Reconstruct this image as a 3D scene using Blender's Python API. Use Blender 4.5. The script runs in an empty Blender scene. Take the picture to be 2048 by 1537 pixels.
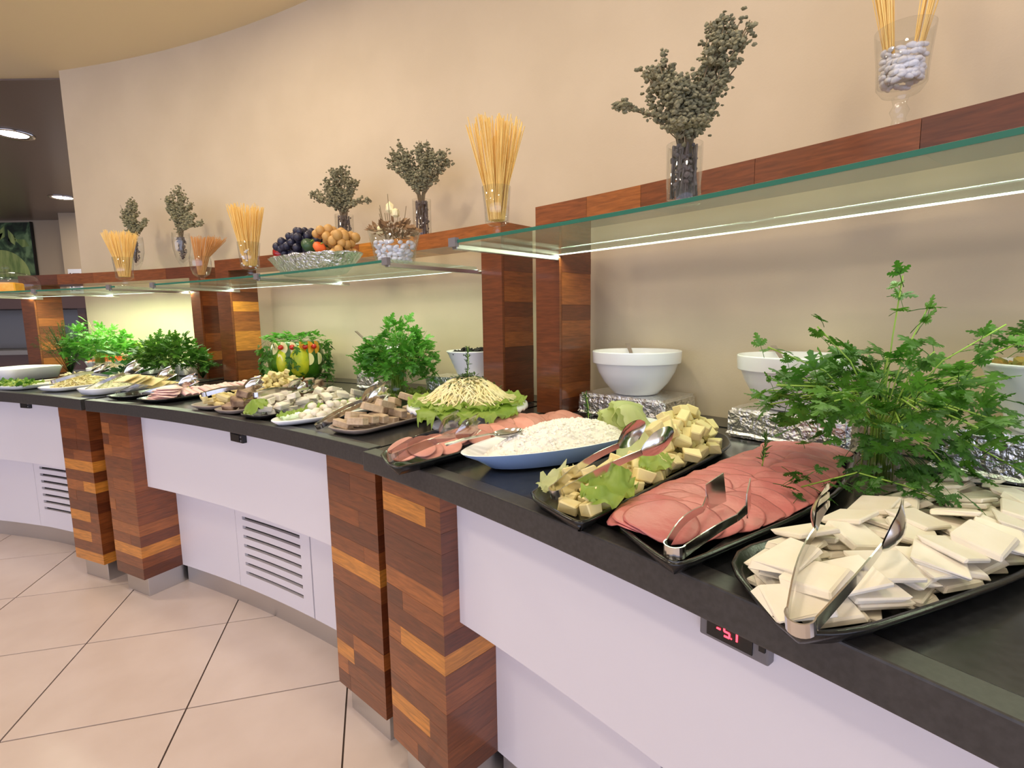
import bpy, bmesh, math, random
import numpy as np
from math import sin, cos, pi, radians, sqrt, atan2, hypot
from mathutils import Vector, Matrix, Euler, noise

SC = bpy.context.scene
COL = SC.collection
rng = random.Random(7)

# ------------------------------------------------------------------ camera
cam_data = bpy.data.cameras.new('camera'); cam = bpy.data.objects.new('camera', cam_data); COL.objects.link(cam)
cam_data.sensor_width = 36.0; cam_data.sensor_fit = 'HORIZONTAL'
cam_data.lens = 36.0 * 1045.0 / 2048.0
cam_data.clip_start = 0.02; cam_data.clip_end = 200
EYE = 1.233
DN = Vector((0.0142794, 0.99206719, 0.12489508)).normalized()     # gravity in camera axes (x right, y down, z forward)
UPC = -DN
FWC = (Vector((0, 0, 1)) - UPC * UPC.z).normalized()
RTC = FWC.cross(UPC); RTC = RTC if RTC.x > 0 else -RTC
R3 = Matrix((RTC, FWC, UPC))                                       # camera axes -> world axes
cx, cy, cz = R3 @ Vector((1, 0, 0)), R3 @ Vector((0, -1, 0)), R3 @ Vector((0, 0, -1))
cam.matrix_world = Matrix(((cx.x, cy.x, cz.x, 0), (cx.y, cy.y, cz.y, 0), (cx.z, cy.z, cz.z, EYE), (0, 0, 0, 1)))
SC.camera = cam

# ------------------------------------------------------------------ world, exposure
w = bpy.data.worlds.new('world'); SC.world = w; w.use_nodes = True
bg = w.node_tree.nodes['Background']
bg.inputs[0].default_value = (0.76, 0.81, 1.08, 1); bg.inputs[1].default_value = 1.95
SC.view_settings.view_transform = 'Standard'; SC.view_settings.look = 'None'
SC.cycles.transparent_max_bounces = 32
SC.view_settings.gamma = 1.0; SC.view_settings.exposure = 0.37; SC.view_settings.use_curve_mapping = False

# ------------------------------------------------------------------ plan: everything follows one curved wall
CX, CY = -4.6, -3.2
def P(th, r, z=0.0):
    a = radians(th); return Vector((CX + r * cos(a), CY + r * sin(a), z))
ZTOP = 0.90; ZUND = 0.85; RLEG = 6.188; RWALL = 7.205; ZCEIL = 2.97

def area(name, loc, target, size, power, color, sy=None, spread=180):
    l = bpy.data.lights.new(name, 'AREA'); l.energy = power; l.color = color
    l.shape = 'RECTANGLE' if sy else 'DISK'; l.size = size
    if sy: l.size_y = sy
    l.spread = radians(spread)
    o = bpy.data.objects.new(name, l); COL.objects.link(o); o.location = loc
    d = Vector(target) - Vector(loc); o.rotation_euler = d.to_track_quat('-Z', 'Y').to_euler()
    return o
WARM = (1.0, 0.86, 0.68)
for th, r, p in ((60, 6.2, 10), (47, 5.8, 10), (35, 6.1, 7), (70, 5.7, 13), (52, 4.6, 10), (38, 4.4, 8)):
    q = P(th, r, ZCEIL - 0.03); area('ceiling_lamp_light', q, q - Vector((0, 0, 1)), 0.22, p, WARM)
# far dining area
for x, y in ((-4.494, 4.992), (-6.09, 7.398), (-8.5, 6.2)):
    area('far_lamp_light', (x, y, ZCEIL - 0.03), (x, y, 0), 0.16, 20, (1, .86, .68))

# ------------------------------------------------------------------ materials
def nmat(name):
    m = bpy.data.materials.new(name); m.use_nodes = True
    nt = m.node_tree; b = nt.nodes['Principled BSDF']; return m, nt, b
def rgb(r, g, b):   # sRGB 0-255 -> linear
    f = lambda c: (c / 255 / 12.92) if c / 255 <= .04045 else ((c / 255 + .055) / 1.055) ** 2.4
    return (f(r), f(g), f(b), 1)
def mat(name, col, rough=.5, metal=0., col2=None, nscale=20., bump=0., bscale=60., coat=0., spec=.5, sss=0., stretch=None, detail=4., vary=0.):
    m, nt, b = nmat(name)
    b.inputs['Roughness'].default_value = rough; b.inputs['Metallic'].default_value = metal
    b.inputs['Coat Weight'].default_value = coat; b.inputs['Coat Roughness'].default_value = .08
    b.inputs['Specular IOR Level'].default_value = spec
    if sss:
        b.inputs['Subsurface Weight'].default_value = sss; b.inputs['Subsurface Radius'].default_value = (.01, .007, .004)
    b.inputs['Base Color'].default_value = col
    tc = nt.nodes.new('ShaderNodeTexCoord')
    src = tc.outputs['Object']
    if stretch:
        mp = nt.nodes.new('ShaderNodeMapping'); mp.inputs['Scale'].default_value = stretch
        nt.links.new(src, mp.inputs[0]); src = mp.outputs[0]
    if col2:
        n = nt.nodes.new('ShaderNodeTexNoise'); n.inputs['Scale'].default_value = nscale; n.inputs['Detail'].default_value = detail
        nt.links.new(src, n.inputs['Vector'])
        cr = nt.nodes.new('ShaderNodeValToRGB'); cr.color_ramp.elements[0].position = .35; cr.color_ramp.elements[1].position = .65
        cr.color_ramp.elements[0].color = col; cr.color_ramp.elements[1].color = col2
        nt.links.new(n.outputs['Fac'], cr.inputs[0]); nt.links.new(cr.outputs[0], b.inputs['Base Color'])
    if vary:        # every piece a touch lighter or darker than its neighbours
        oi = nt.nodes.new('ShaderNodeObjectInfo'); mr = nt.nodes.new('ShaderNodeMapRange'); mr.inputs[3].default_value = 1 - vary; mr.inputs[4].default_value = 1 + vary * .4
        nt.links.new(oi.outputs['Random'], mr.inputs[0]); mv = nt.nodes.new('ShaderNodeMix'); mv.data_type = 'RGBA'; mv.blend_type = 'MULTIPLY'; mv.inputs[0].default_value = 1
        mv.inputs[6].default_value = col
        if col2: nt.links.new(cr.outputs[0], mv.inputs[6])
        nt.links.new(mr.outputs[0], mv.inputs[7]); nt.links.new(mv.outputs[2], b.inputs['Base Color'])
    if bump:
        n2 = nt.nodes.new('ShaderNodeTexNoise'); n2.inputs['Scale'].default_value = bscale; n2.inputs['Detail'].default_value = detail
        nt.links.new(src, n2.inputs['Vector'])
        bp = nt.nodes.new('ShaderNodeBump'); bp.inputs['Strength'].default_value = bump; bp.inputs['Distance'].default_value = .01
        nt.links.new(n2.outputs['Fac'], bp.inputs['Height']); nt.links.new(bp.outputs[0], b.inputs['Normal'])
    return m
def wood_mat():
    m, nt, b = nmat('lacquered_wood')
    oi = nt.nodes.new('ShaderNodeObjectInfo'); tc = nt.nodes.new('ShaderNodeTexCoord')
    mp = nt.nodes.new('ShaderNodeMapping'); mp.inputs['Scale'].default_value = (3, 3, 28)
    ad = nt.nodes.new('ShaderNodeVectorMath'); ad.operation = 'ADD'
    sc = nt.nodes.new('ShaderNodeVectorMath'); sc.operation = 'SCALE'; sc.inputs[0].default_value = (7, 11, 5)
    nt.links.new(oi.outputs['Random'], sc.inputs['Scale'])
    nt.links.new(tc.outputs['Object'], ad.inputs[0]); nt.links.new(sc.outputs[0], ad.inputs[1])
    nt.links.new(ad.outputs[0], mp.inputs[0])
    n = nt.nodes.new('ShaderNodeTexNoise'); n.inputs['Scale'].default_value = 5; n.inputs['Detail'].default_value = 6; n.inputs['Distortion'].default_value = .6
    nt.links.new(mp.outputs[0], n.inputs['Vector'])
    mr = nt.nodes.new('ShaderNodeMapRange'); mr.inputs[3].default_value = .62; mr.inputs[4].default_value = 1.35
    mr.inputs[1].default_value = .25; mr.inputs[2].default_value = .75
    nt.links.new(n.outputs['Fac'], mr.inputs[0])
    mx = nt.nodes.new('ShaderNodeMix'); mx.data_type = 'RGBA'; mx.blend_type = 'MULTIPLY'; mx.inputs[0].default_value = 1
    nt.links.new(oi.outputs['Color'], mx.inputs[6]); nt.links.new(mr.outputs[0], mx.inputs[7])
    nt.links.new(mx.outputs[2], b.inputs['Base Color'])
    b.inputs['Roughness'].default_value = .36; b.inputs['Coat Weight'].default_value = .55; b.inputs['Coat Roughness'].default_value = .12
    return m
def glass_mat(name, tint=(1, 1, 1, 1), rough=0., f0=.05, f1=.75, body=None, bodyw=0.):
    """thin glass: clear body, mirror film that grows towards grazing angles, optional milky body"""
    m = bpy.data.materials.new(name); m.use_nodes = True; nt = m.node_tree
    for n in list(nt.nodes): nt.nodes.remove(n)
    out = nt.nodes.new('ShaderNodeOutputMaterial'); mix = nt.nodes.new('ShaderNodeMixShader')
    tr = nt.nodes.new('ShaderNodeBsdfTransparent'); tr.inputs[0].default_value = tint
    gl = nt.nodes.new('ShaderNodeBsdfGlossy'); gl.inputs['Roughness'].default_value = rough
    lw = nt.nodes.new('ShaderNodeLayerWeight'); lw.inputs[0].default_value = .5
    pw = nt.nodes.new('ShaderNodeMath'); pw.operation = 'POWER'; pw.inputs[1].default_value = 4.0
    mu = nt.nodes.new('ShaderNodeMath'); mu.operation = 'MULTIPLY_ADD'; mu.inputs[1].default_value = f1; mu.inputs[2].default_value = f0; mu.use_clamp = True
    nt.links.new(lw.outputs['Facing'], pw.inputs[0]); nt.links.new(pw.outputs[0], mu.inputs[0]); nt.links.new(mu.outputs[0], mix.inputs[0])
    src = tr.outputs[0]
    if body:
        df = nt.nodes.new('ShaderNodeBsdfDiffuse'); df.inputs[0].default_value = body; tl = nt.nodes.new('ShaderNodeBsdfTranslucent'); tl.inputs[0].default_value = body
        ad = nt.nodes.new('ShaderNodeMixShader'); ad.inputs[0].default_value = .5; nt.links.new(df.outputs[0], ad.inputs[1]); nt.links.new(tl.outputs[0], ad.inputs[2])
        m2 = nt.nodes.new('ShaderNodeMixShader'); m2.inputs[0].default_value = bodyw; nt.links.new(tr.outputs[0], m2.inputs[1]); nt.links.new(ad.outputs[0], m2.inputs[2]); src = m2.outputs[0]
    nt.links.new(src, mix.inputs[1]); nt.links.new(gl.outputs[0], mix.inputs[2]); nt.links.new(mix.outputs[0], out.inputs[0])
    return m
def emit_mat(name, col, s):
    m, nt, b = nmat(name); b.inputs['Base Color'].default_value = (0.02, 0.02, 0.02, 1)
    b.inputs['Emission Color'].default_value = col; b.inputs['Emission Strength'].default_value = s; return m
def leaf_mat(name, c1, c2, trans=.35):
    m, nt, b = nmat(name)
    oi = nt.nodes.new('ShaderNodeObjectInfo'); mx = nt.nodes.new('ShaderNodeMix'); mx.data_type = 'RGBA'
    tc = nt.nodes.new('ShaderNodeTexCoord'); n = nt.nodes.new('ShaderNodeTexNoise'); n.inputs['Scale'].default_value = 25
    nt.links.new(tc.outputs['Object'], n.inputs['Vector'])
    av = nt.nodes.new('ShaderNodeMath'); av.operation = 'ADD'; hf = nt.nodes.new('ShaderNodeMath'); hf.operation = 'MULTIPLY'; hf.inputs[1].default_value = .5
    nt.links.new(oi.outputs['Random'], av.inputs[0]); nt.links.new(n.outputs['Fac'], av.inputs[1]); nt.links.new(av.outputs[0], hf.inputs[0])
    mx.inputs[6].default_value = c1; mx.inputs[7].default_value = c2; nt.links.new(hf.outputs[0], mx.inputs[0])
    nt.links.new(mx.outputs[2], b.inputs['Base Color']); b.inputs['Roughness'].default_value = .42
    tl = nt.nodes.new('ShaderNodeBsdfTranslucent'); nt.links.new(mx.outputs[2], tl.inputs[0])
    ms = nt.nodes.new('ShaderNodeMixShader'); ms.inputs[0].default_value = trans
    nt.links.new(b.outputs[0], ms.inputs[1]); nt.links.new(tl.outputs[0], ms.inputs[2]); nt.links.new(ms.outputs[0], nt.nodes['Material Output'].inputs[0])
    return m
def foil_mat(name, scale=45., strength=.55, col=(.90, .90, .92, 1)):
    m, nt, b = nmat(name); b.inputs['Base Color'].default_value = col; b.inputs['Metallic'].default_value = 1; b.inputs['Roughness'].default_value = .3
    tc = nt.nodes.new('ShaderNodeTexCoord'); v = nt.nodes.new('ShaderNodeTexVoronoi'); v.inputs['Scale'].default_value = scale
    n = nt.nodes.new('ShaderNodeTexNoise'); n.inputs['Scale'].default_value = scale * .6; n.inputs['Detail'].default_value = 5
    ad = nt.nodes.new('ShaderNodeVectorMath'); ad.operation = 'MULTIPLY_ADD'; ad.inputs[1].default_value = (.05, .05, .05)
    nt.links.new(tc.outputs['Object'], n.inputs['Vector']); nt.links.new(n.outputs['Color'], ad.inputs[0]); nt.links.new(tc.outputs['Object'], ad.inputs[2])
    nt.links.new(ad.outputs[0], v.inputs['Vector'])
    bp = nt.nodes.new('ShaderNodeBump'); bp.inputs['Strength'].default_value = strength; bp.inputs['Distance'].default_value = .008
    nt.links.new(v.outputs['Distance'], bp.inputs['Height']); nt.links.new(bp.outputs[0], b.inputs['Normal'])
    return m
M = {}
M['wood'] = wood_mat()
M['wood_core'] = mat('dark_wood_joint', rgb(78, 40, 22), .6)
M['wall'] = mat('cream_wall_paint', rgb(212, 194, 164), .75, col2=rgb(206, 188, 158), nscale=3, bump=.05, bscale=160)
M['far_wall'] = mat('far_wall_paint', rgb(178, 160, 135), .8)
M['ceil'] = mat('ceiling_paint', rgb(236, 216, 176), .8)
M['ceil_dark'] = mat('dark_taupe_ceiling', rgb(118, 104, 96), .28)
M['tile'] = mat('beige_floor_tile', rgb(216, 200, 191), .28, col2=rgb(209, 192, 182), nscale=5, spec=.45)
M['grout'] = mat('dark_grout', rgb(70, 54, 46), .9)
M['white'] = mat('white_laminate', rgb(226, 222, 228), .35)
M['slot'] = mat('dark_slot', rgb(40, 34, 32), .8)
M['steel'] = mat('brushed_steel', (.62, .62, .63, 1), .32, 1., bump=.08, bscale=8, stretch=(2, 2, 220))
M['chrome'] = mat('polished_steel', (.74, .73, .71, 1), .16, 1.)
M['granite'] = mat('black_granite', rgb(34, 34, 36), .2, col2=rgb(46, 47, 50), nscale=90, spec=.5)
M['granite_face'] = mat('black_granite_edge', rgb(52, 50, 50), .38, col2=rgb(62, 60, 60), nscale=120)
M['black_plastic'] = mat('black_plastic', rgb(24, 24, 26), .35)
M['grey_plastic'] = mat('grey_plastic', rgb(120, 116, 118), .45)
M['melamine'] = mat('black_melamine', rgb(20, 21, 22), .22, bump=.04, bscale=200)
M['taupe_tray'] = mat('taupe_melamine', rgb(150, 135, 125), .35)
M['ceramic'] = mat('white_ceramic', rgb(246, 246, 248), .2, spec=.5)
M['blue_ceramic'] = mat('pale_blue_ceramic', rgb(168, 198, 244), .22)
M['glass'] = glass_mat('clear_glass', (.975, .98, .98, 1), 0.0, .05, .55)
M['shelf_glass'] = glass_mat('green_tinted_shelf_glass', (.93, .98, .95, 1), .04, .03, .35, (.55, .72, .60, 1), .16)
M['glass_edge'] = mat('green_glass_edge', (.035, .16, .11, 1), .12)
M['foil'] = foil_mat('crumpled_foil', 62); M['foil_tray'] = foil_mat('crinkled_foil_tray', 55, 1.0)
M['led'] = emit_mat('led_strip', (.80, 1, .86, 1), 1.6)
M['lamp'] = emit_mat('lamp_glow', (1, .93, .8, 1), 30.)
M['red_led'] = emit_mat('red_led_digit', (1, .03, .05, 1), 5.)
M['leaf'] = leaf_mat('parsley_leaf', (.02, .105, .008, 1), (.15, .36, .035, 1))
M['leaf_dark'] = leaf_mat('dark_parsley_leaf', (.02, .085, .012, 1), (.075, .22, .025, 1))
M['leaf_bright'] = leaf_mat('bright_parsley_leaf', (.05, .24, .02, 1), (.17, .46, .05, 1))
M['lettuce'] = leaf_mat('lettuce_leaf', (.22, .40, .04, 1), (.52, .64, .16, 1), .4)
M['lettuce_pale'] = leaf_mat('pale_lettuce_leaf', (.62, .72, .26, 1), (.84, .86, .52, 1), .4)
M['spinach'] = leaf_mat('spinach_leaf', (.02, .10, .02, 1), (.06, .20, .05, 1), .2)
M['stem'] = mat('parsley_stem', rgb(150, 185, 70), .5)
M['stem_dry'] = mat('dry_stem', rgb(120, 105, 78), .8)
M['oregano'] = mat('dried_oregano', rgb(120, 118, 90), .9, col2=rgb(150, 144, 112), nscale=60)
M['oregano_dark'] = mat('dried_oregano_stems_in_vase', rgb(88, 84, 84), .85, col2=rgb(120, 112, 110), nscale=60)
M['spaghetti'] = mat('spaghetti', rgb(250, 218, 138), .5, col2=rgb(244, 202, 112), nscale=120, stretch=(1, 1, .03))
M['wholewheat'] = mat('wholewheat_spaghetti', rgb(206, 150, 88), .55)
M['cheese'] = mat('white_cheese', rgb(238, 232, 218), .5, col2=rgb(230, 221, 202), nscale=14, bump=.06, bscale=70, sss=.15, vary=.10)
M['cheese_y'] = mat('pale_yellow_cheese', rgb(240, 225, 166), .5, col2=rgb(233, 214, 150), nscale=14, bump=.05, bscale=70, sss=.12, vary=.12)
M['feta'] = mat('crumbled_white_cheese', rgb(246, 242, 234), .6, col2=rgb(240, 234, 224), nscale=60, bump=.15, bscale=110)
M['ham'] = mat('mortadella', rgb(206, 126, 123), .36, col2=rgb(198, 112, 111), nscale=22, bump=.1, bscale=110, vary=.12)
M['ham_pale'] = mat('pale_ham', rgb(246, 214, 208), .42, col2=rgb(240, 200, 194), nscale=18, vary=.12)
M['sausage'] = mat('sausage_slice', rgb(222, 158, 144), .4, col2=rgb(212, 146, 132), nscale=30, vary=.22)
M['halva'] = mat('beige_halva', rgb(206, 184, 156), .7, col2=rgb(186, 162, 132), nscale=60, bump=.2, bscale=150, vary=.15)
M['brown_bread'] = mat('marbled_brown_halva', rgb(176, 150, 124), .7, col2=rgb(92, 64, 48), nscale=26, bump=.2, bscale=90)
M['pasta'] = mat('string_cheese', rgb(240, 226, 164), .45, col2=rgb(246, 236, 190), nscale=30)
M['herb'] = mat('chopped_herb', rgb(58, 84, 34), .7)
M['dark_herb'] = mat('dried_dark_leaves', rgb(44, 42, 40), .8)
M['melon'] = mat('watermelon_rind', rgb(92, 142, 30), .3, col2=rgb(38, 88, 22), nscale=6, stretch=(3, 3, .4), coat=.3)
M['melon_flesh'] = mat('carved_yellow_rind', rgb(214, 210, 40), .4, col2=rgb(176, 188, 40), nscale=25)
M['orange'] = mat('orange_slice', rgb(248, 166, 30), .4, col2=rgb(250, 190, 70), nscale=40)
M['lemon'] = mat('lemon_slice', rgb(244, 232, 170), .45)
M['tomato'] = mat('cherry_tomato', rgb(196, 36, 20), .15, coat=.5)
M['carrot'] = mat('shredded_carrot', rgb(236, 110, 50), .55)
M['cabbage'] = mat('shredded_cabbage', rgb(240, 243, 200), .55)
M['grape'] = mat('dark_grape', rgb(28, 28, 46), .38, col2=rgb(52, 52, 72), nscale=25)
M['potato'] = mat('yellow_grape', rgb(206, 164, 96), .5, col2=rgb(188, 142, 76), nscale=20)
M['apple'] = mat('red_apple', rgb(170, 24, 30), .25, coat=.3)
M['broccoli'] = mat('green_pepper', rgb(34, 66, 36), .4, col2=rgb(58, 92, 56), nscale=20)
M['pebble'] = mat('white_pebble', rgb(232, 232, 240), .45)
M['bean'] = mat('white_bean', rgb(226, 222, 222), .3)
M['dry_flower'] = mat('dried_flower', rgb(158, 126, 88), .85, col2=rgb(124, 94, 64), nscale=40)
M['paper'] = mat('white_paper', rgb(222, 222, 228), .7)
M['ink'] = mat('grey_ink', rgb(80, 80, 92), .8)
M['dark_cabinet'] = mat('dark_wood_cabinet', rgb(74, 48, 36), .45)
M['grey_steel'] = mat('grey_counter_panel', rgb(120, 116, 112), .4)
M['plastic_clear'] = glass_mat('clear_plastic', (.80, .75, .73, 1), .08, .22, .75)
M['salad'] = mat('salad_leaf_mix', rgb(92, 110, 40), .6, col2=rgb(170, 130, 60), nscale=30)

# ------------------------------------------------------------------ mesh helpers
class MB:
    def __init__(s): s.v = []; s.f = []; s.sm = []
    def add(s, vs, fs, smooth=False):
        o = len(s.v); s.v += [tuple(v) for v in vs]; s.f += [tuple(i + o for i in f) for f in fs]; s.sm += [smooth] * len(fs)
    def box(s, c, ax, ay, az):      # centre and three half vectors
        c, ax, ay, az = map(Vector, (c, ax, ay, az))
        vs = [c + i * ax + j * ay + k * az for i in (-1, 1) for j in (-1, 1) for k in (-1, 1)]
        s.add(vs, [(0, 1, 3, 2), (4, 6, 7, 5), (0, 4, 5, 1), (2, 3, 7, 6), (0, 2, 6, 4), (1, 5, 7, 3)])
    def cbox(s, x0, x1, y0, y1, z0, z1):
        s.box(((x0 + x1) / 2, (y0 + y1) / 2, (z0 + z1) / 2), ((x1 - x0) / 2, 0, 0), (0, (y1 - y0) / 2, 0), (0, 0, (z1 - z0) / 2))
    def arc(s, f0, f1, z0, z1, n=12):   # f0(t), f1(t): front / back plan point for t in 0..1
        vs = []
        for i in range(n + 1):
            t = i / n; a, b = f0(t), f1(t)
            vs += [(a.x, a.y, z0), (b.x, b.y, z0), (b.x, b.y, z1), (a.x, a.y, z1)]
        fs = []
        for i in range(n):
            o = i * 4
            fs += [(o, o + 4, o + 7, o + 3), (o + 1, o + 2, o + 6, o + 5), (o + 3, o + 7, o + 6, o + 2), (o, o + 1, o + 5, o + 4)]
        e = n * 4; fs += [(0, 3, 2, 1), (e, e + 1, e + 2, e + 3)]
        s.add(vs, fs)
    def lathe(s, prof, n=28, c=(0, 0, 0), smooth=True, sx=1., sy=1., closed=False):
        vs = []; m = len(prof)
        for i in range(n):
            a = 2 * pi * i / n
            for r, z in prof: vs.append((c[0] + r * cos(a) * sx, c[1] + r * sin(a) * sy, c[2] + z))
        fs = []
        for i in range(n):
            j = (i + 1) % n
            for k in range(m - 1):
                fs.append((i * m + k, j * m + k, j * m + k + 1, i * m + k + 1))
        s.add(vs, fs, smooth)
        if not closed:
            if prof[0][0] > 1e-6: s.add([], []); s.f.append(tuple(len(s.v) - n * m + i * m for i in range(n))[::-1]); s.sm.append(False)
            if prof[-1][0] > 1e-6: s.f.append(tuple(len(s.v) - n * m + i * m + m - 1 for i in range(n))); s.sm.append(False)
    def tube(s, pts, rad, n=6, smooth=True):
        pts = [Vector(p) for p in pts]; m = len(pts)
        rads = rad if isinstance(rad, (list, tuple)) else [rad] * m
        vs = []; up = Vector((0, 0, 1)); last = None
        for i, p in enumerate(pts):
            d = (pts[min(i + 1, m - 1)] - pts[max(i - 1, 0)])
            d = d.normalized() if d.length > 1e-9 else Vector((0, 0, 1))
            if last is None:
                x = d.cross(up if abs(d.z) < .9 else Vector((1, 0, 0))).normalized()
            else:
                x = (last - d * last.dot(d)); x = x.normalized() if x.length > 1e-6 else d.orthogonal().normalized()
            last = x; y = d.cross(x)
            for k in range(n):
                a = 2 * pi * k / n; vs.append(p + (x * cos(a) + y * sin(a)) * rads[i])
        fs = []
        for i in range(m - 1):
            for k in range(n):
                k2 = (k + 1) % n; fs.append((i * n + k, i * n + k2, (i + 1) * n + k2, (i + 1) * n + k))
        s.add(vs, fs, smooth)
        o = len(s.v) - m * n
        s.f.append(tuple(o + k for k in range(n))[::-1]); s.sm.append(False)
        s.f.append(tuple(o + (m - 1) * n + k for k in range(n))); s.sm.append(False)
    def strip(s, pts, width, thick, wdir=(0, 0, 1)):     # flat band swept along pts; width may be a list
        pts = [Vector(p) for p in pts]; m = len(pts); wd = Vector(wdir)
        ws = width if isinstance(width, (list, tuple)) else [width] * m
        vs = []
        for i, p in enumerate(pts):
            d = (pts[min(i + 1, m - 1)] - pts[max(i - 1, 0)]).normalized(); nn = d.cross(wd).normalized(); ww = nn.cross(d).normalized()
            for a, b in ((-1, -1), (1, -1), (1, 1), (-1, 1)): vs.append(p + nn * a * thick / 2 + ww * b * ws[i] / 2)
        fs = []
        for i in range(m - 1):
            for k in range(4):
                k2 = (k + 1) % 4; fs.append((i * 4 + k, i * 4 + k2, (i + 1) * 4 + k2, (i + 1) * 4 + k))
        fs += [(3, 2, 1, 0), tuple((m - 1) * 4 + k for k in range(4))]
        s.add(vs, fs)
    def ico(s, c, r, sub=1, sc=(1, 1, 1), rot=None, jit=0., rg=None):
        k = ('ico', sub)
        if k not in ICO:
            bm = bmesh.new(); bmesh.ops.create_icosphere(bm, subdivisions=sub, radius=1)
            ICO[k] = ([v.co.copy() for v in bm.verts], [tuple(v.index for v in f.verts) for f in bm.faces]); bm.free()
        vs, fs = ICO[k]; c = Vector(c); out = []
        for v in vs:
            q = Vector((v.x * sc[0], v.y * sc[1], v.z * sc[2])) * r
            if jit: q *= 1 + (rg or rng).uniform(-jit, jit)
            if rot: q = rot @ q
            out.append(c + q)
        s.add(out, fs, not jit)
    def mesh(s, name):
        me = bpy.data.meshes.new(name); me.from_pydata(s.v, [], s.f); me.update()
        me.polygons.foreach_set('use_smooth', s.sm); return me
ICO = {}
def link(name, data, parent=None, material=None, loc=None, rot=None, scale=None):
    o = bpy.data.objects.new(name, data); COL.objects.link(o)
    if material is not None and data is not None and len(data.materials) == 0: data.materials.append(material)
    if parent is not None: o.parent = parent
    if loc is not None: o.location = loc
    if rot is not None: o.rotation_euler = rot
    if scale is not None: o.scale = (scale,) * 3 if isinstance(scale, (int, float)) else scale
    return o
def build(name, mb, m, parent=None, bevel=0., **k):
    me = mb.mesh(name)
    if bevel:
        bm = bmesh.new(); bm.from_mesh(me)
        bmesh.ops.bevel(bm, geom=[e for e in bm.edges if e.is_manifold and e.calc_face_angle(0) > .6], offset=bevel, segments=2, affect='EDGES', profile=.6)
        bm.to_mesh(me); bm.free()
    return link(name, me, parent, M[m] if isinstance(m, str) else m, **k)
def tag(o, label, cat, group=None, kind=None):
    o['label'] = label; o['category'] = cat
    if group: o['group'] = group
    if kind: o['kind'] = kind
    return o
def thing(name, label, cat, loc=(0, 0, 0), rot=(0, 0, 0), group=None):
    return tag(link(name, None, loc=loc, rot=rot), label, cat, group)
def struct(o): o['kind'] = 'structure'; return o
def rz(a): return Matrix.Rotation(a, 3, 'Z')
# ================================================================== SETTING
WOODS = [rgb(112, 58, 28), rgb(126, 67, 31), rgb(102, 50, 25), rgb(136, 74, 34), rgb(154, 88, 39), rgb(118, 62, 29), rgb(196, 126, 48), rgb(94, 46, 24)]
def wood_tone(g, light=.12):
    x = g.random()
    if x < light: return WOODS[6]
    if x < light + .16: return WOODS[4]
    return g.choice([WOODS[0], WOODS[1], WOODS[2], WOODS[3], WOODS[5], WOODS[7]])

# floor: base of grout with single tiles on it
mb = MB(); mb.cbox(-14, 5, -4, 12, -.06, -.004)
floor = struct(build('floor', mb, 'grout'))
ta, tb = Vector((.967, .256, 0)), Vector((-.256, .967, 0)); t0 = Vector((-.583, 1.668, 0)); TP = .497
tm = MB(); hh = TP / 2 - .0027; tm.box((0, 0, -.005), ta * hh, tb * hh, (0, 0, .005))
tile_me = tm.mesh('floor_tile'); tile_me.materials.append(M['tile'])
for i in range(-9, 6):
    for j in range(-7, 6):
        c = t0 + ta * TP * (i + .5) + tb * TP * (j + .5)
        r = hypot(c.x - CX, c.y - CY)
        if r < 6.85 and -3.5 < c.y and c.x > -5.2: link('floor_tile', tile_me, floor, loc=(c.x, c.y, 0))
mb = MB(); mb.cbox(-14, -4.2, 2.6, 12, -.004, -.0005); build('far_floor_tiling', mb, 'tile', floor)

# curved back wall, its free end, far walls, ceilings
mb = MB(); mb.arc(lambda t: P(77.9 - 60 * t, RWALL), lambda t: P(77.9 - 60 * t, RWALL + .16), 0, ZCEIL, 60)
struct(build('wall_back', mb, 'wall'))
def inside(th, r): q = P(th, r); return q
mb = MB(); mb.cbox(-5.2, 6, -6, 12, ZCEIL, ZCEIL + .1); mb.cbox(-14, -5.2, -6, 3.8, ZCEIL, ZCEIL + .1)
struct(build('ceiling', mb, 'ceil'))
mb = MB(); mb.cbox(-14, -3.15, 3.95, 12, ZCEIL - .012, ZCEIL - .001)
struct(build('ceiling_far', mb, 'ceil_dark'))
mb = MB(); mb.cbox(-14, -3, 8.95, 9.1, 0, ZCEIL - .012); struct(build('wall_far', mb, 'far_wall'))
mb = MB(); mb.cbox(-14.1, -14, -4, 9.1, 0, ZCEIL); struct(build('wall_left', mb, 'far_wall'))
mb = MB(); mb.cbox(-7.02, -5.6, 8.40, 8.95, 0, ZCEIL - .012); struct(build('trim_1', mb, 'far_wall'))

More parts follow.
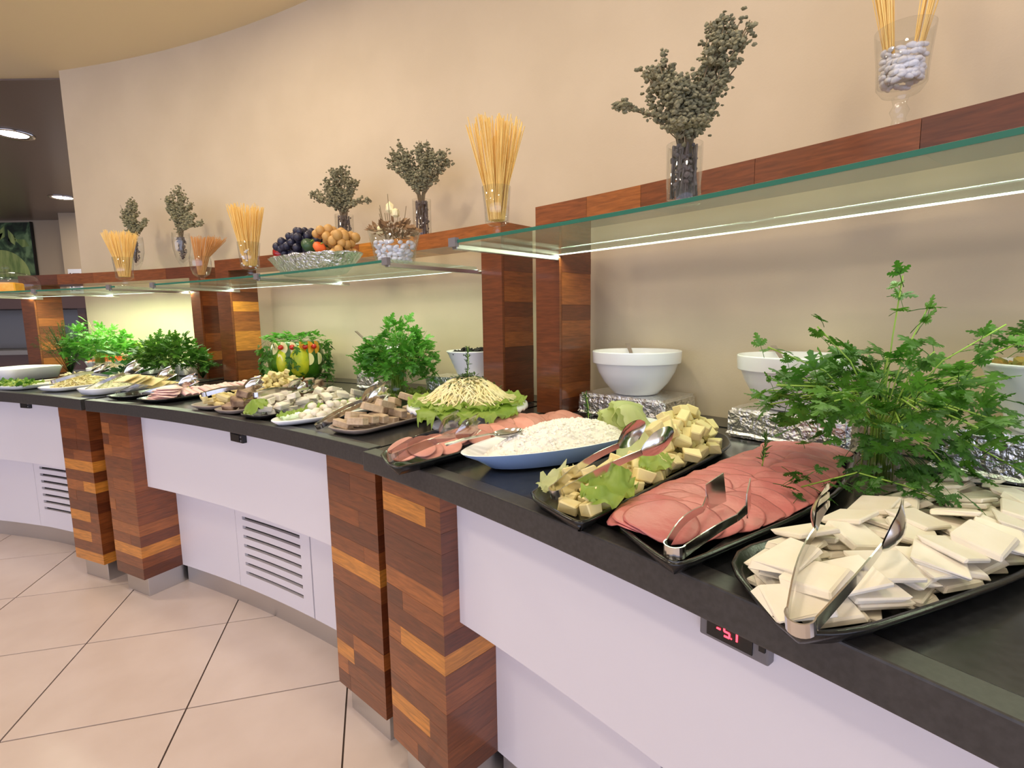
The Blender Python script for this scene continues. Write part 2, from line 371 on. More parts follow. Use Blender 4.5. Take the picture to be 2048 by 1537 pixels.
# ------------------------------------------------------------------ buffet cabinets (three bays along the curve)
def dlt(mod, th):
    if mod == 'L': return -.036 + (.04) * min(1, max(0, (th - 64.3) / 7.7))
    if mod == 'M': return -.035 + (63.5 - th) / 16.3 * .072
    return .012 - max(0, (44 - th)) / 15 * .012
BAY = {'L': (80.4, 64.2, 1.8, 1.8), 'M': (63.85, 47.08, 1.8, 1.0), 'R': (46.95, 29.0, 1.0, .4)}
def edge(mod, r, inset0=0., inset1=0.):
    a, b, ka, kb = BAY[mod]
    def f(t):
        k = ka + (kb - ka) * t; a2, b2 = a - inset0, b + inset1
        th = a2 + (b2 - a2) * t
        rr = r + dlt(mod, th)
        if r > 7.0: rr = r
        return P(th + k * (r - 6.19), rr)
    return f
def planks(parent, th0, th1, r0, r1, z0, z1, row=.05, g=None, split=.55, light=.12, proud=.0006):
    """stack of horizontal boards filling a post; th0 > th1"""
    thm = (th0 + th1) / 2; n = P(thm, 1) - Vector((CX, CY, 0)); t = Vector((-n.y, n.x, 0))
    half = (th0 - th1) / 2 * pi / 180 * (r0 + r1) / 2; dep = (r1 - r0) / 2
    base = P(thm, (r0 + r1) / 2)
    mb = MB(); mb.box(base + Vector((0, 0, (z0 + z1) / 2)), t * (half - .003), n * (dep - .003), (0, 0, (z1 - z0) / 2 - .002))
    core = build('core', mb, 'wood_core', parent); 
    k = max(1, round((z1 - z0) / row)); h = (z1 - z0) / k
    for i in range(k):
        za = z0 + i * h + .0002; zb = z0 + (i + 1) * h - .0002
        cuts = [-half, half]
        if half > .06 and g.random() < split: cuts = [-half, g.uniform(-.6, .6) * half, half]
        for a, b in zip(cuts[:-1], cuts[1:]):
            pr = g.uniform(0, proud)
            m2 = MB(); m2.box((0, 0, 0), t * ((b - a) / 2 - .0002 + (pr if len(cuts) == 2 else 0)), n * (dep + pr), (0, 0, (zb - za) / 2))
            o = build('plank', m2, 'wood', parent, loc=base + t * (a + b) / 2 + Vector((0, 0, (za + zb) / 2)))
            o.color = wood_tone(g, light)
    return core
def thermostat(parent, mod, th, w, h, zc, digits=False):
    n = (P(th, 1) - Vector((CX, CY, 0))); t = Vector((n.y, -n.x, 0))     # t points to the right as one faces the counter
    c = P(th, RLEG + .05 + dlt(mod, th), zc)
    mb = MB(); mb.box(c - n * .006, t * w / 2, n * .009, (0, 0, h / 2))
    body = build('temperature_display', mb, 'grey_plastic' if digits else 'black_plastic', parent, bevel=.003)
    mb = MB(); mb.box(c - n * .0165 - t * w * .04, t * w * .33, n * .0012, (0, 0, h * .36)); build('screen', mb, 'black_plastic', body)
    if digits:
        o = c - n * .0185
        def seg(x0, z0, x1, z1):
            m2 = MB(); a = o + t * x0 + Vector((0, 0, z0)); b = o + t * x1 + Vector((0, 0, z1))
            d = (b - a).normalized(); s2 = d.cross(n)
            m2.box((a + b) / 2, (b - a) / 2, n * .0006, s2 * .0011); build('digit_segment', m2, 'red_led', body)
        u = .0066
        seg(-.021, 0, -.0155, 0)                                            # minus
        x = -.010                                                           # 5
        seg(x, u, x + .0075, u); seg(x, u, x, 0); seg(x, 0, x + .0075, 0); seg(x + .0075, 0, x + .0075, -u); seg(x, -u, x + .0075, -u)
        seg(x + .0098, -u, x + .0106, -u + .001)                             # point
        seg(x + .018, u, x + .018, -u)                                      # 1
        m2 = MB(); m2.box(c - n * .0165 + t * w * .42, t * .004, n * .002, (0, 0, .004)); build('button', m2, 'black_plastic', body)
    else:
        for s in (-1, 1):
            m2 = MB(); m2.box(c - n * .0165 + t * w * .40 + Vector((0, 0, s * h * .2)), t * .003, n * .0015, (0, 0, .003)); build('button', m2, 'grey_plastic', body)

def cabinet(mod, label, legs, grille, disp, g):
    root = thing('buffet_cabinet', label, 'cabinet', group=None)
    root.location = (0, 0, 0)
    a, b, ka, kb = BAY[mod]
    mb = MB(); mb.arc(edge(mod, RLEG + .25, .7, .7), edge(mod, 7.02, .9, .9), .1, ZUND - .005, 16); build('body', mb, 'white', root)
    for th0, th1, vis in legs:
        thm = (th0 + th1) / 2; d = dlt(mod, thm)
        n = P(thm, 1) - Vector((CX, CY, 0)); t = Vector((-n.y, n.x, 0)); half = (th0 - th1) / 2 * pi / 180 * 6.27
        leg = link('leg', None, root)
        planks(leg, th0, th1, RLEG + d, RLEG + d + .30, .095, ZUND - .002, .05, g, light=.13)
        m2 = MB(); m2.box(P(thm, RLEG + d + .175, .048), t * (half - .022), n * .15, (0, 0, .048)); build('steel_plinth', m2, 'steel', leg, bevel=.002)
    lt, rt = legs[0][1], legs[1][0]
    def rr(off):
        def f(x): return lambda q: P(lt + (rt - lt) * q + x, RLEG + off + dlt(mod, lt + (rt - lt) * q))
        return f
    mb = MB(); mb.arc(rr(.05)(0), rr(.07)(0), .512, ZUND - .004, 20); build('upper_panel', mb, 'white', root)
    mb = MB(); mb.arc(rr(.07)(0), rr(.17)(0), .512, .53, 20); build('panel_underside', mb, 'white', root)
    mb = MB(); mb.arc(rr(.185)(0), rr(.2)(0), .0, .095, 20); build('steel_skirting', mb, 'steel', root)
    def seg(ta, tb, off0, off1, za, zb, name, m, par=root, nseg=8):
        m2 = MB(); m2.arc(lambda q: P(ta + (tb - ta) * q, RLEG + off0 + dlt(mod, ta + (tb - ta) * q)), lambda q: P(ta + (tb - ta) * q, RLEG + off1 + dlt(mod, ta + (tb - ta) * q)), za, zb, nseg)
        return build(name, m2, m, par)
    if grille:
        g0, g1, z0, z1, ns = grille
        seg(lt, g0 + .45, .165, .185, .095, .52, 'lower_panel', 'white', nseg=10)
        seg(g1 - .62, rt, .165, .185, .095, .52, 'lower_panel', 'white', nseg=10)
        gp = seg(g0 + .43, g1 - .55, .178, .185, .095, .52, 'grille', 'slot')
        pitch = (z1 - z0) / (ns - 1); sh = .0072
        seg(g0 + .43, g0, .165, .178, .095, .52, 'stile', 'white', gp); seg(g1, g1 - .55, .165, .178, .095, .52, 'stile', 'white', gp)
        zs = [z0 + i * pitch for i in range(ns)]
        lo = .095
        for z in zs + [None]:
            hi = (z - sh) if z else .52
            seg(g0, g1, .165, .178, lo, hi, 'slat', 'white', gp)
            lo = (z + sh) if z else 0
    else:
        m0 = 40.0
        seg(lt, m0 + .03, .165, .185, .095, .52, 'lower_panel', 'white', nseg=10); seg(m0 - .03, rt, .165, .185, .095, .52, 'lower_panel', 'white', nseg=10)
    if disp: thermostat(root, mod, *disp)
    return root
cabinet('R', 'white buffet cabinet with a lit red temperature display', [(46.56, 44.39, 1), (31.4, 29.2, 0)], None, (38.25, .098, .045, .806, True), random.Random(3))
cabinet('M', 'white buffet cabinet with slotted grille under the halva tray and cheese wedges', [(63.43, 61.43, 1), (49.5, 47.21, 1)], (57.1, 53.6, .165, .41, 7), (54.95, .088, .034, .808), random.Random(5))
cabinet('L', 'white buffet cabinet with slotted grille below the green salad platters', [(80.2, 78.2, 0), (66.66, 64.55, 1)], (72.2, 69.6, .205, .478, 8), (70.35, .075, .034, .826), random.Random(8))

# worktops: one per bay, front edge piece, sunken surface and back ledge
for mod, lab in (('L', 'black granite worktop holding the green salad platters'), ('M', 'black granite worktop under the watermelon carving and halva tray'), ('R', 'black granite worktop under the white bowls and mortadella tray')):
    root = thing('worktop', lab, 'worktop')
    mb = MB(); mb.arc(edge(mod, RLEG - .03), edge(mod, RLEG + .012), ZUND, ZTOP, 30); build('front_edge', mb, 'granite_face', root, bevel=.003)
    mb = MB(); mb.arc(edge(mod, RLEG + .0125), edge(mod, RWALL - .14), ZUND, ZTOP - .003, 30); build('surface', mb, 'granite', root)
    mb = MB(); mb.arc(edge(mod, RWALL - .1395), edge(mod, RWALL - .004), ZUND, ZTOP - .0003, 30); build('back_ledge', mb, 'granite', root)

# ------------------------------------------------------------------ shelves above the worktops
SHELF = {'R': (47.05, 29.5, 1.545, 1.606, 1.436), 'M': (64.87, 48.40, 1.520, 1.582, 1.416), 'L': (79.0, 66.1, 1.495, 1.560, 1.418)}
RP0, RP1 = 6.88, 7.06
def GR(th): return 6.462 - (max(0, th - 41) * .0042 if th < 47.5 else 0)
def shelf(mod, label, posts, brackets, gl, g, led_power, led_tilt=.05):
    a, b, zb0, zb1, zg = SHELF[mod]
    root = thing('buffet_shelf', label, 'shelf')
    for th0, th1 in posts:
        post = link('post', None, root)
        planks(post, th0, th1, RP0 + .013, RP1, ZTOP, zb0, .055, g, split=0, light=.12)
        thm = (th0 + th1) / 2; n = P(thm, 1) - Vector((CX, CY, 0)); t = Vector((-n.y, n.x, 0)); half = (th0 - th1) / 2 * pi / 180 * RP0
        m2 = MB(); m2.box((0, 0, 0), t * half, n * .006, (0, 0, (zb0 - ZTOP) / 2))
        o = build('front_board', m2, 'wood', post, loc=P(thm, RP0 + .006, (zb0 + ZTOP) / 2)); o.color = WOODS[0]
    th = a; beam = link('beam', None, root)
    while th > b + .01:
        e = max(b, th - g.uniform(1.6, 3.4)); e = b if e - b < 1 else e
        m2 = MB(); o0 = P((th + e) / 2, (RP0 + RP1) / 2, (zb0 + zb1) / 2)
        m2.arc(lambda q: P(th + (e - th) * q - .004 + .008 * q, RP0) - o0, lambda q: P(th + (e - th) * q, RP1) - o0, (zb0 - zb1) / 2, (zb1 - zb0) / 2, 6)
        o = build('plank', m2, 'wood', beam, loc=o0); o.color = wood_tone(g, .06); th = e
    g0, g1 = gl
    m2 = MB(); m2.arc(lambda q: P(g0 + (g1 - g0) * q, GR(g0 + (g1 - g0) * q)), lambda q: P(g0 + (g1 - g0) * q, 6.86), zg, zg + .01, 24)
    gp = build('glass_plate', m2, 'shelf_glass', root)
    m2 = MB(); m2.arc(lambda q: P(g0 + (g1 - g0) * q, GR(g0 + (g1 - g0) * q) - .0025), lambda q: P(g0 + (g1 - g0) * q, GR(g0 + (g1 - g0) * q) - .0005), zg + .001, zg + .009, 24); build('front_edge', m2, 'glass_edge', gp)
    m2 = MB(); m2.arc(lambda q: P(g0 + (g1 - g0) * q, 6.8605), lambda q: P(g0 + (g1 - g0) * q, 6.866), zg - .001, zg + .001, 24); build('light_strip', m2, 'led', root)
    for th in brackets:
        r_f = GR(th)
        n = P(th, 1) - Vector((CX, CY, 0)); t = Vector((-n.y, n.x, 0))
        m2 = MB(); m2.box(P(th, (r_f + 6.925) / 2, zg - .008), t * .010, n * (6.925 - r_f) / 2, (0, 0, .007)); br = build('bracket', m2, 'steel', root, bevel=.002)
        m2 = MB(); m2.box(P(th, r_f - .003, zg + .003), t * .014, n * .007, (0, 0, .012)); build('clip', m2, 'grey_plastic', br)
    # strip light under the glass, shining down on the food and the wall
    k = 3
    for i in range(k):
        th = g0 + (g1 - g0) * (i + .5) / k; L = abs(g1 - g0) / k * pi / 180 * 6.86
        q = P(th, 6.874, zg - .003); n = P(th, 1) - Vector((CX, CY, 0))
        l = area('shelf_strip_light', q, q - Vector((0, 0, 1)) + n * led_tilt, L, led_power[i] if isinstance(led_power, (list, tuple)) else led_power, (.84, 1.0, .66), .01)
        ax = Vector((-n.y, n.x, 0)); zz = -(Vector((0, 0, -1)) + n * led_tilt).normalized(); yy = zz.cross(ax).normalized()
        l.matrix_world = Matrix(((ax.x, yy.x, zz.x, q.x), (ax.y, yy.y, zz.y, q.y), (ax.z, yy.z, zz.z, q.z), (0, 0, 0, 1)))
    return root
shelf('R', 'wooden post shelf with glass plate above the white bowls and mortadella', [(47.05, 46.2), (30.4, 29.5)], [46.3, 31.0], (46.35, 30.2), random.Random(21), 1.0, -.5)
shelf('M', 'wooden post shelf with glass plate holding the foil fruit tray', [(64.87, 63.95), (49.25, 48.4)], [63.8, 56.6, 49.4], (64.0, 49.3), random.Random(22), [1.6, 1.2, 1.2])
shelf('L', 'wooden post shelf with glass plate above the dill and salads', [(79.0, 78.1), (66.75, 66.1)], [78.0, 72.5, 67.0], (78.4, 66.6), random.Random(24), [2, 4.5, 4.5])
# ================================================================== REUSABLE BUILDERS
def goblet(label, loc, r, h, group, kind='stem', name='glass_goblet'):
    """footed glass (kind stem) or straight vase (kind straight)"""
    root = thing(name, label, 'glass', loc, group=group)
    if kind == 'straight':
        mb = MB(); mb.lathe([(0, 0), (r * .93, 0), (r * .95, .004), (r, h), (r - .0025, h), (r * .92, .012), (0, .010)], 28, closed=True); build('bowl', mb, 'glass', root)
        return root
    if kind == 'tulip':
        mb = MB(); mb.lathe([(0, .0), (r * .55, 0), (r * .55, .006), (r * .30, .012), (r * .30, .02), (r * .75, h * .3), (r * .98, h * .55), (r, h * .8), (r * .96, h), (r * .93, h), (r * .97, h * .8), (r * .94, h * .55), (r * .70, h * .32), (0, h * .16)], 28, closed=True)
        build('bowl', mb, 'glass', root); return root
    s = h * .22
    mb = MB(); mb.lathe([(0, 0), (r * .72, 0), (r * .72, .003), (r * .35, .009), (r * .2, s * .45), (r * .34, s * .62), (r * .2, s * .8), (r * .25, s)], 28, closed=True); build('foot', mb, 'glass', root)
    mb = MB(); mb.lathe([(r * .1, s), (r * .5, s * 1.06), (r * .82, s * 1.35), (r * .86, h * .55), (r, h), (r - .003, h), (r * .83, h * .55), (r * .76, s * 1.5), (0, s * 1.3)], 28, closed=True); build('bowl', mb, 'glass', root)
    return root
def spaghetti(label, loc, r0, r1, z0, z1, n, m, seed, lean=(0, 0), wid=.0012, gap=None, rim=None):
    g = random.Random(seed); mb = MB()
    for i in range(n):
        a = g.uniform(0, 2 * pi); q = sqrt(g.random())
        if gap: a = (0 if g.random() < .5 else pi) + gap + g.uniform(-.7, .7); q = .55 + .45 * g.random()
        b = a + g.uniform(-.35, .35)
        p0 = Vector((cos(a) * q * r0, sin(a) * q * r0, z0)); zt = z1 * g.uniform(.93, 1.0) if not gap else z1 * g.uniform(.9, 1.1)
        p1 = Vector((cos(b) * q * r1 + lean[0], sin(b) * q * r1 + lean[1], zt))
        md = p0.lerp(p1, .5)
        if rim:                                # leaning on the inside of the rim
            md = p0.lerp(p1, (rim[1] - z0) / (zt - z0)); rr = hypot(md.x, md.y); lim = rim[0] - .004
            if rr > lim: md.x *= lim / rr; md.y *= lim / rr
        mb.tube([p0, md, p1], wid, 4, False)
    o = build('spaghetti_bundle', mb, m, loc=loc); tag(o, label, 'spaghetti', 'spaghetti bundles on the shelves', 'stuff'); return o
def rnd_dir(g):
    while True:
        v = Vector((g.uniform(-1, 1), g.uniform(-1, 1), g.uniform(-1, 1)))
        if .05 < v.length < 1: return v.normalized()
def oregano(label, loc, vase_h, vase_r, sprigs, seed, blob=.0055, dens=1.0, tulip=False):
    """sprigs: list of (dx, dy, z, spread) tips"""
    g = random.Random(seed); root = thing('dried_oregano', label, 'dried herbs', loc, group='dried oregano bunches on the shelves')
    st = MB(); hd = MB(); dk = MB()
    for i in range(26):
        a = g.uniform(0, 6.3); q = vase_r * .72 * sqrt(g.random()); lo_ = .15 if tulip else 1.0; z_ = .058 if tulip else .015
        dk.tube([(cos(a) * q * lo_, sin(a) * q * lo_, z_), (cos(a + .6) * q * .9, sin(a + .6) * q * .9, vase_h)], .0022, 4)
    for i in range(int(90 * dens)):
        a = g.uniform(0, 6.3); z_ = g.uniform(.066 if tulip else .024, vase_h); q = vase_r * .68 * sqrt(g.random()) * (min(1, .25 + (z_ - .05) / .07) if tulip else 1); dk.ico((cos(a) * q, sin(a) * q, z_), g.uniform(.003, .0065), 0, jit=.3, rg=g)
    for (dx, dy, z, sp, cnt) in sprigs:
        tip = Vector((dx, dy, z)); base = Vector((dx * .05, dy * .05, vase_h * .6))
        for k in range(max(3, int(cnt / 8))):
            t2 = tip + rnd_dir(g) * sp * .8; dd = Vector((dx, dy, 0)); neck = Vector((0, 0, vase_h * 1.14)) + (dd.normalized() if dd.length > 1e-4 else Vector((1, 0, 0))) * vase_r * .5 * g.random()
            md = neck.lerp(t2, .42) + Vector((0, 0, .012))
            st.tube([base, neck, md, t2], .0011, 4)
            for m in range(14):
                u = g.uniform(.10, 1.0) ** .6; p = neck.lerp(md, u * 2) if u < .5 else md.lerp(t2, u * 2 - 1)
                w = sp * (.25 + .75 * u) * .55
                for b in range(2 if u < .8 else 4):
                    q_ = p + rnd_dir(g) * w * g.random()
                    if q_.z < vase_h * 1.2 and hypot(q_.x, q_.y) > vase_r * .7: q_.z = vase_h * 1.2 + .01 * g.random()
                    hd.ico(q_, blob * g.uniform(.6, 1.25), 0, (1, 1, g.uniform(.5, 1)), jit=.35, rg=g)
    build('stems', st, 'stem_dry', root)
    o = build('flower_heads', hd, 'oregano', root); o['kind'] = 'stuff'
    o = build('stems_in_glass', dk, 'oregano_dark', root); o['kind'] = 'stuff'
    return root
def parsley_leaf_mesh(seed, teeth=3):
    g = random.Random(seed); mb = MB()
    def leaflet(base, ang, L, W):
        d = Vector((cos(ang), sin(ang), 0)); s = Vector((-d.y, d.x, 0))
        c = base + d * L * .45 + Vector((0, 0, .10 * L)); pts = []
        prof = [(0, .05), (.24, .40), (.28, .16), (.46, .68), (.50, .24), (.72, .58), (.72, .20), (.90, .32), (1.0, .0)]
        rt = [base + d * L * x + s * W * y * g.uniform(.85, 1.15) + Vector((0, 0, -.12 * L * y + .10 * L * sin(x * 2.6))) for x, y in prof]
        lf = [base + d * L * x - s * W * y * g.uniform(.85, 1.15) + Vector((0, 0, -.12 * L * y + .10 * L * sin(x * 2.6))) for x, y in prof]
        ring = rt + lf[::-1][1:]
        mb.add([c] + ring, [(0, i + 1, i + 2) for i in range(len(ring) - 1)] + [(0, len(ring), 1)])
    leaflet(Vector((.2, 0, 0)), 0, .8, .42); leaflet(Vector((.2, 0, 0)), 1.05, .55, .34); leaflet(Vector((.2, 0, 0)), -1.05, .55, .34)
    mb.tube([(-.5, 0, -.12), (-.1, 0, -.02), (.25, 0, .01)], .018, 4)
    return mb.mesh('leaf')
LEAF = {}
for key in ('leaf', 'leaf_dark', 'leaf_bright'):
    LEAF[key] = []
    for s in range(3):
        me = parsley_leaf_mesh(s + 40); me.materials.append(M[key]); LEAF[key].append(me)
def put_leaf(parent, pos, d, size, mk, g, up=Vector((0, 0, 1))):
    d = d.normalized(); z = (up + rnd_dir(g) * .5); y = z.cross(d)
    if y.length < 1e-3: y = d.orthogonal()
    y.normalize(); z = d.cross(y)
    m = Matrix(((d.x, y.x, z.x), (d.y, y.y, z.y), (d.z, y.z, z.z)))
    o = link('leaf', g.choice(LEAF[mk]), parent, loc=pos, rot=m.to_euler(), scale=size); return o
def bunch(root, n, mk, h, spread, base_h, base_r, size, seed, droop=.3, squash=1.0, bias=(0, 0), full=.0, smat='stem', extra=0):
    """parsley: stems fanning from base_h to a dome of leaves"""
    g = random.Random(seed); st = MB(); cnt = 0; ns = max(8, n // 5)
    for i in range(ns):
        a = 2 * pi * (i + g.random()) / ns * 2.618; q = sqrt(g.random())
        out = spread * q; top = h * (1 - droop * q * q) * g.uniform(.86, 1.0)
        if full and g.random() < full: top = base_h + (h - base_h) * g.uniform(.05, .5); out = spread * g.uniform(.75, 1.05)
        e = Vector((cos(a) * out + bias[0] * q, sin(a) * out * squash + bias[1] * q, top))
        b = Vector((cos(a) * base_r * q, sin(a) * base_r * q, .015)); rim = Vector((cos(a) * base_r * .9 * q, sin(a) * base_r * .9 * q, base_h))
        mid = rim.lerp(e, .5) + Vector((0, 0, .12 * h))
        st.tube([b, rim, mid, e], .0016, 4)
        for k in range(5):
            if cnt >= n: break
            u = (.35, .6, .8, .92, 1.0)[k]
            p = rim.lerp(mid, u * 2) if u < .5 else mid.lerp(e, u * 2 - 1)
            d = (e - mid).normalized() * .6 + rnd_dir(g) * .9 + Vector((0, 0, -.1)); p = p + d.normalized() * size * .35
            put_leaf(root, p, d, size * g.uniform(.65, 1.15), mk, g); cnt += 1
    o = build('stems', st, smat, root)
    if extra:        # the many leaves deep inside the bunch, past single picking
        fm = MB()
        for i in range(extra):
            a = g.uniform(0, 2 * pi); q = sqrt(g.random()) * .92; top = h * (1 - droop * q * q)
            p = Vector((cos(a) * spread * q, sin(a) * spread * q * squash, g.uniform(base_h * (1.25 if spread * q < .09 else .8), max(top * .97, base_h * 1.3)))); d = (Vector((cos(a), sin(a), .2)) + rnd_dir(g)).normalized()
            z = (Vector((0, 0, 1)) + rnd_dir(g) * .6); y = z.cross(d).normalized(); z = d.cross(y); s = size * g.uniform(.6, 1.05); me = g.choice(LEAF[mk])
            fm.add([p + (d * v.co.x + y * v.co.y + z * v.co.z) * s for v in me.vertices], [tuple(f.vertices) for f in me.polygons])
        o = build('foliage', fm, mk, root); o['kind'] = 'stuff'
def ruffle_mesh(seed, L, W, amp=.18, nu=14, nv=10, curl=.25):
    g = random.Random(seed); ph = [g.uniform(0, 6) for _ in range(4)]; vs = []; fs = []
    for i in range(nu + 1):
        u = i / nu
        w = W * (sin(pi * (.08 + .84 * u)) ** .6) * .5
        for j in range(nv + 1):
            v = j / nv * 2 - 1; e = max(abs(v), abs(u * 2 - 1)) ** 3
            rip = amp * L * e * (sin(u * 19 + ph[0] + 3 * v) + .7 * sin(v * 13 + u * 9 + ph[1])) * .5
            x = u * L + .05 * L * e * sin(v * 17 + ph[2]); y = v * w * (1 + .12 * sin(u * 23 + ph[3]) * abs(v))
            vs.append((x, y, rip + curl * L * (abs(v) ** 2) * .35 + curl * L * u * u * .2))
    for i in range(nu):
        for j in range(nv): o = i * (nv + 1) + j; fs.append((o, o + 1, o + nv + 2, o + nv + 1))
    mb = MB(); mb.add(vs, fs, True); return mb.mesh('lettuce_leaf')
def lettuce(label, loc, rot, L, W, m, seed, group, amp=.16, curl=.25, parent=None, name='lettuce_leaf'):
    me = ruffle_mesh(seed, L, W, amp, curl=curl); o = link(name, me, parent, M[m], loc, rot)
    if parent is None: tag(o, label, 'lettuce', group)
    return o

# ------------------------------------------------------------------ resting: a height map of the worktops, on which the food is laid piece by piece
HX0, HY0, HRES = -3.4, .25, .004
HM_ = np.full((1250, 1080), ZTOP)
def _cells(tri):
    x0, x1 = tri[:, 0].min(), tri[:, 0].max(); y0, y1 = tri[:, 1].min(), tri[:, 1].max()
    i0, i1 = int(math.ceil((x0 - HX0) / HRES)), int((x1 - HX0) / HRES); j0, j1 = int(math.ceil((y0 - HY0) / HRES)), int((y1 - HY0) / HRES)
    if i1 < i0 or j1 < j0: return None
    I, J = np.meshgrid(np.arange(i0, i1 + 1), np.arange(j0, j1 + 1), indexing='ij'); X = HX0 + I * HRES; Y = HY0 + J * HRES
    (ax, ay, az), (bx, by, bz), (cx_, cy_, cz_) = tri
    d = (by - cy_) * (ax - cx_) + (cx_ - bx) * (ay - cy_)
    if abs(d) < 1e-12: return None
    u = ((by - cy_) * (X - cx_) + (cx_ - bx) * (Y - cy_)) / d; v = ((cy_ - ay) * (X - cx_) + (ax - cx_) * (Y - cy_)) / d; w_ = 1 - u - v
    k = (u >= -1e-6) & (v >= -1e-6) & (w_ >= -1e-6)
    return I[k], J[k], (u * az + v * bz + w_ * cz_)[k]
def _ij(x, y): return np.clip(np.rint((x - HX0) / HRES).astype(int), 0, HM_.shape[0] - 1), np.clip(np.rint((y - HY0) / HRES).astype(int), 0, HM_.shape[1] - 1)
def height(x, y):
    i, j = _ij(np.array([x]), np.array([y])); return float(HM_[i[0], j[0]])
def _tris(me):
    me.calc_loop_triangles(); return [tuple(t.vertices) for t in me.loop_triangles]
def _world(ob):
    m = ob.matrix_basis
    p = ob.parent
    while p is not None: m = p.matrix_basis @ m; p = p.parent
    return m
def stamp(ob, faces=True):
    """add a placed mesh object to the height map"""
    m = _world(ob); V = np.array([(m @ v.co)[:] for v in ob.data.vertices]); i, j = _ij(V[:, 0], V[:, 1]); np.maximum.at(HM_, (i, j), V[:, 2])
    if faces:
        for t in _tris(ob.data):
            c = _cells(V[list(t)])
            if c is not None: ok = (c[0] >= 0) & (c[0] < HM_.shape[0]) & (c[1] >= 0) & (c[1] < HM_.shape[1]); np.maximum.at(HM_, (c[0][ok], c[1][ok]), c[2][ok])
    return ob
def settle(name, me, cands, yaw, label, cat, group, slope=.35, sink=.0007, scale=1.0):
    """lay one piece down at the lowest of a few spots: it tilts with what lies under it and rests on its contact points"""
    R_ = rz(yaw); V = np.array([(R_ @ v.co)[:] for v in me.vertices]) * scale; oi, oj = 600, 500
    V[:, 0] += HX0 + oi * HRES; V[:, 1] += HY0 + oj * HRES; lo = {}; hi = {}
    def put(i, j, z):
        for a, b, c in zip(i, j, z):
            k = (int(a) - oi, int(b) - oj)
            if k not in lo or c < lo[k]: lo[k] = c
            if k not in hi or c > hi[k]: hi[k] = c
    i, j = _ij(V[:, 0], V[:, 1]); put(i, j, V[:, 2])
    for t in _tris(me):
        c = _cells(V[list(t)])
        if c is not None: put(*c)
    ks = np.array(list(lo.keys())); L_ = np.array([lo[tuple(k)] for k in ks]); T_ = np.array([hi[tuple(k)] for k in ks])
    X = ks[:, 0] * HRES; Y = ks[:, 1] * HRES; A = np.c_[X, Y, np.ones(len(X))]; Ai = np.linalg.pinv(A); best = None
    for x, y in cands:
        ci, cj = int(round((x - HX0) / HRES)), int(round((y - HY0) / HRES)); B = HM_[ks[:, 0] + ci, ks[:, 1] + cj]
        co = Ai @ (B - L_); a, b = co[0], co[1]; s = hypot(a, b)
        if s > slope: a *= slope / s; b *= slope / s
        c = float((B - L_ - a * X - b * Y).max()) - sink
        if best is None or c < best[0]: best = (c, a, b, ci, cj)
    c, a, b, ci, cj = best; I, J = ks[:, 0] + ci, ks[:, 1] + cj
    HM_[I, J] = np.maximum(HM_[I, J], c + a * X + b * Y + T_)
    q = Vector((0, 0, 1)).rotation_difference(Vector((-a, -b, 1)).normalized()).to_matrix() @ R_
    return item(name, me, (HX0 + ci * HRES, HY0 + cj * HRES, c), q.to_euler(), label, cat, group, scale if scale != 1.0 else None)
def lay_slice(name, me0, x, y, yaw, t, label, cat, group):
    """lay a thin supple slice: it bends over what lies under it"""
    me = me0.copy(); R_ = rz(yaw); n = len(me.vertices); P_ = np.array([(R_ @ v.co)[:] for v in me.vertices]); Z = np.zeros(n)
    for k in range(n):
        Z[k] = max(height(x + P_[k, 0] + dx, y + P_[k, 1] + dy) for dx, dy in ((0, 0), (.005, 0), (-.005, 0), (0, .005), (0, -.005)))
    nb = [[] for _ in range(n)]
    for ed in me.edges: nb[ed.vertices[0]].append(ed.vertices[1]); nb[ed.vertices[1]].append(ed.vertices[0])
    Z0 = Z.copy()
    for _ in range(8):
        Z = np.maximum(Z0, np.array([Z[nb[k]].mean() * .7 + Z[k] * .3 if nb[k] else Z[k] for k in range(n)]))
    b = float(Z.mean()); Ri = R_.transposed()
    for k, v in enumerate(me.vertices):
        q = Ri @ Vector((P_[k, 0], P_[k, 1], Z[k] - b + (t * .5 + .0004) + max(-t * .5, min(t * .5, v.co.z)))); v.co = q
    o = item(name, me, (x, y, b), (0, 0, yaw), label, cat, group); return stamp(o)
def near(c, r, g, n=8): return [(c[0] + r * sqrt(g.random()) * cos(a_), c[1] + r * sqrt(g.random()) * sin(a_)) for a_ in [g.uniform(0, 6.28) for _ in range(n)]]
def spots(poly, g, n=12):
    xs = [q_[0] for q_ in poly]; ys = [q_[1] for q_ in poly]; out = []
    while len(out) < n:
        q_ = (g.uniform(min(xs), max(xs)), g.uniform(min(ys), max(ys)))
        if inpoly(q_, poly): out.append(q_)
    return out
def patch(o, u, v, a0, a1, w): return [tuple((o + u * a_ + v * b_)[:2]) for a_, b_ in ((a0, -w), (a1, -w), (a1, w), (a0, w))]
def drape(ob, clear=.0008):
    """a soft leaf lies over whatever is under it instead of passing through"""
    m = _world(ob); mi = m.inverted(); W = [m @ v.co for v in ob.data.vertices]; n = len(W)
    H0 = [max(height(p.x + dx, p.y + dy) for dx, dy in ((0, 0), (.004, 0), (-.004, 0), (0, .004), (0, -.004))) + clear for p in W]
    nb = [[] for _ in range(n)]
    for ed in ob.data.edges: nb[ed.vertices[0]].append(ed.vertices[1]); nb[ed.vertices[1]].append(ed.vertices[0])
    Z = [p.z for p in W]; push = [max(0., h - z) for h, z in zip(H0, Z)]
    for _ in range(10): push = [max(max(0., H0[k] - Z[k]), (sum(push[q_] for q_ in nb[k]) / len(nb[k])) * .85 + push[k] * .1) if nb[k] else push[k] for k in range(n)]
    for k, v in enumerate(ob.data.vertices): W[k].z += push[k]; v.co = mi @ W[k]
    return ob
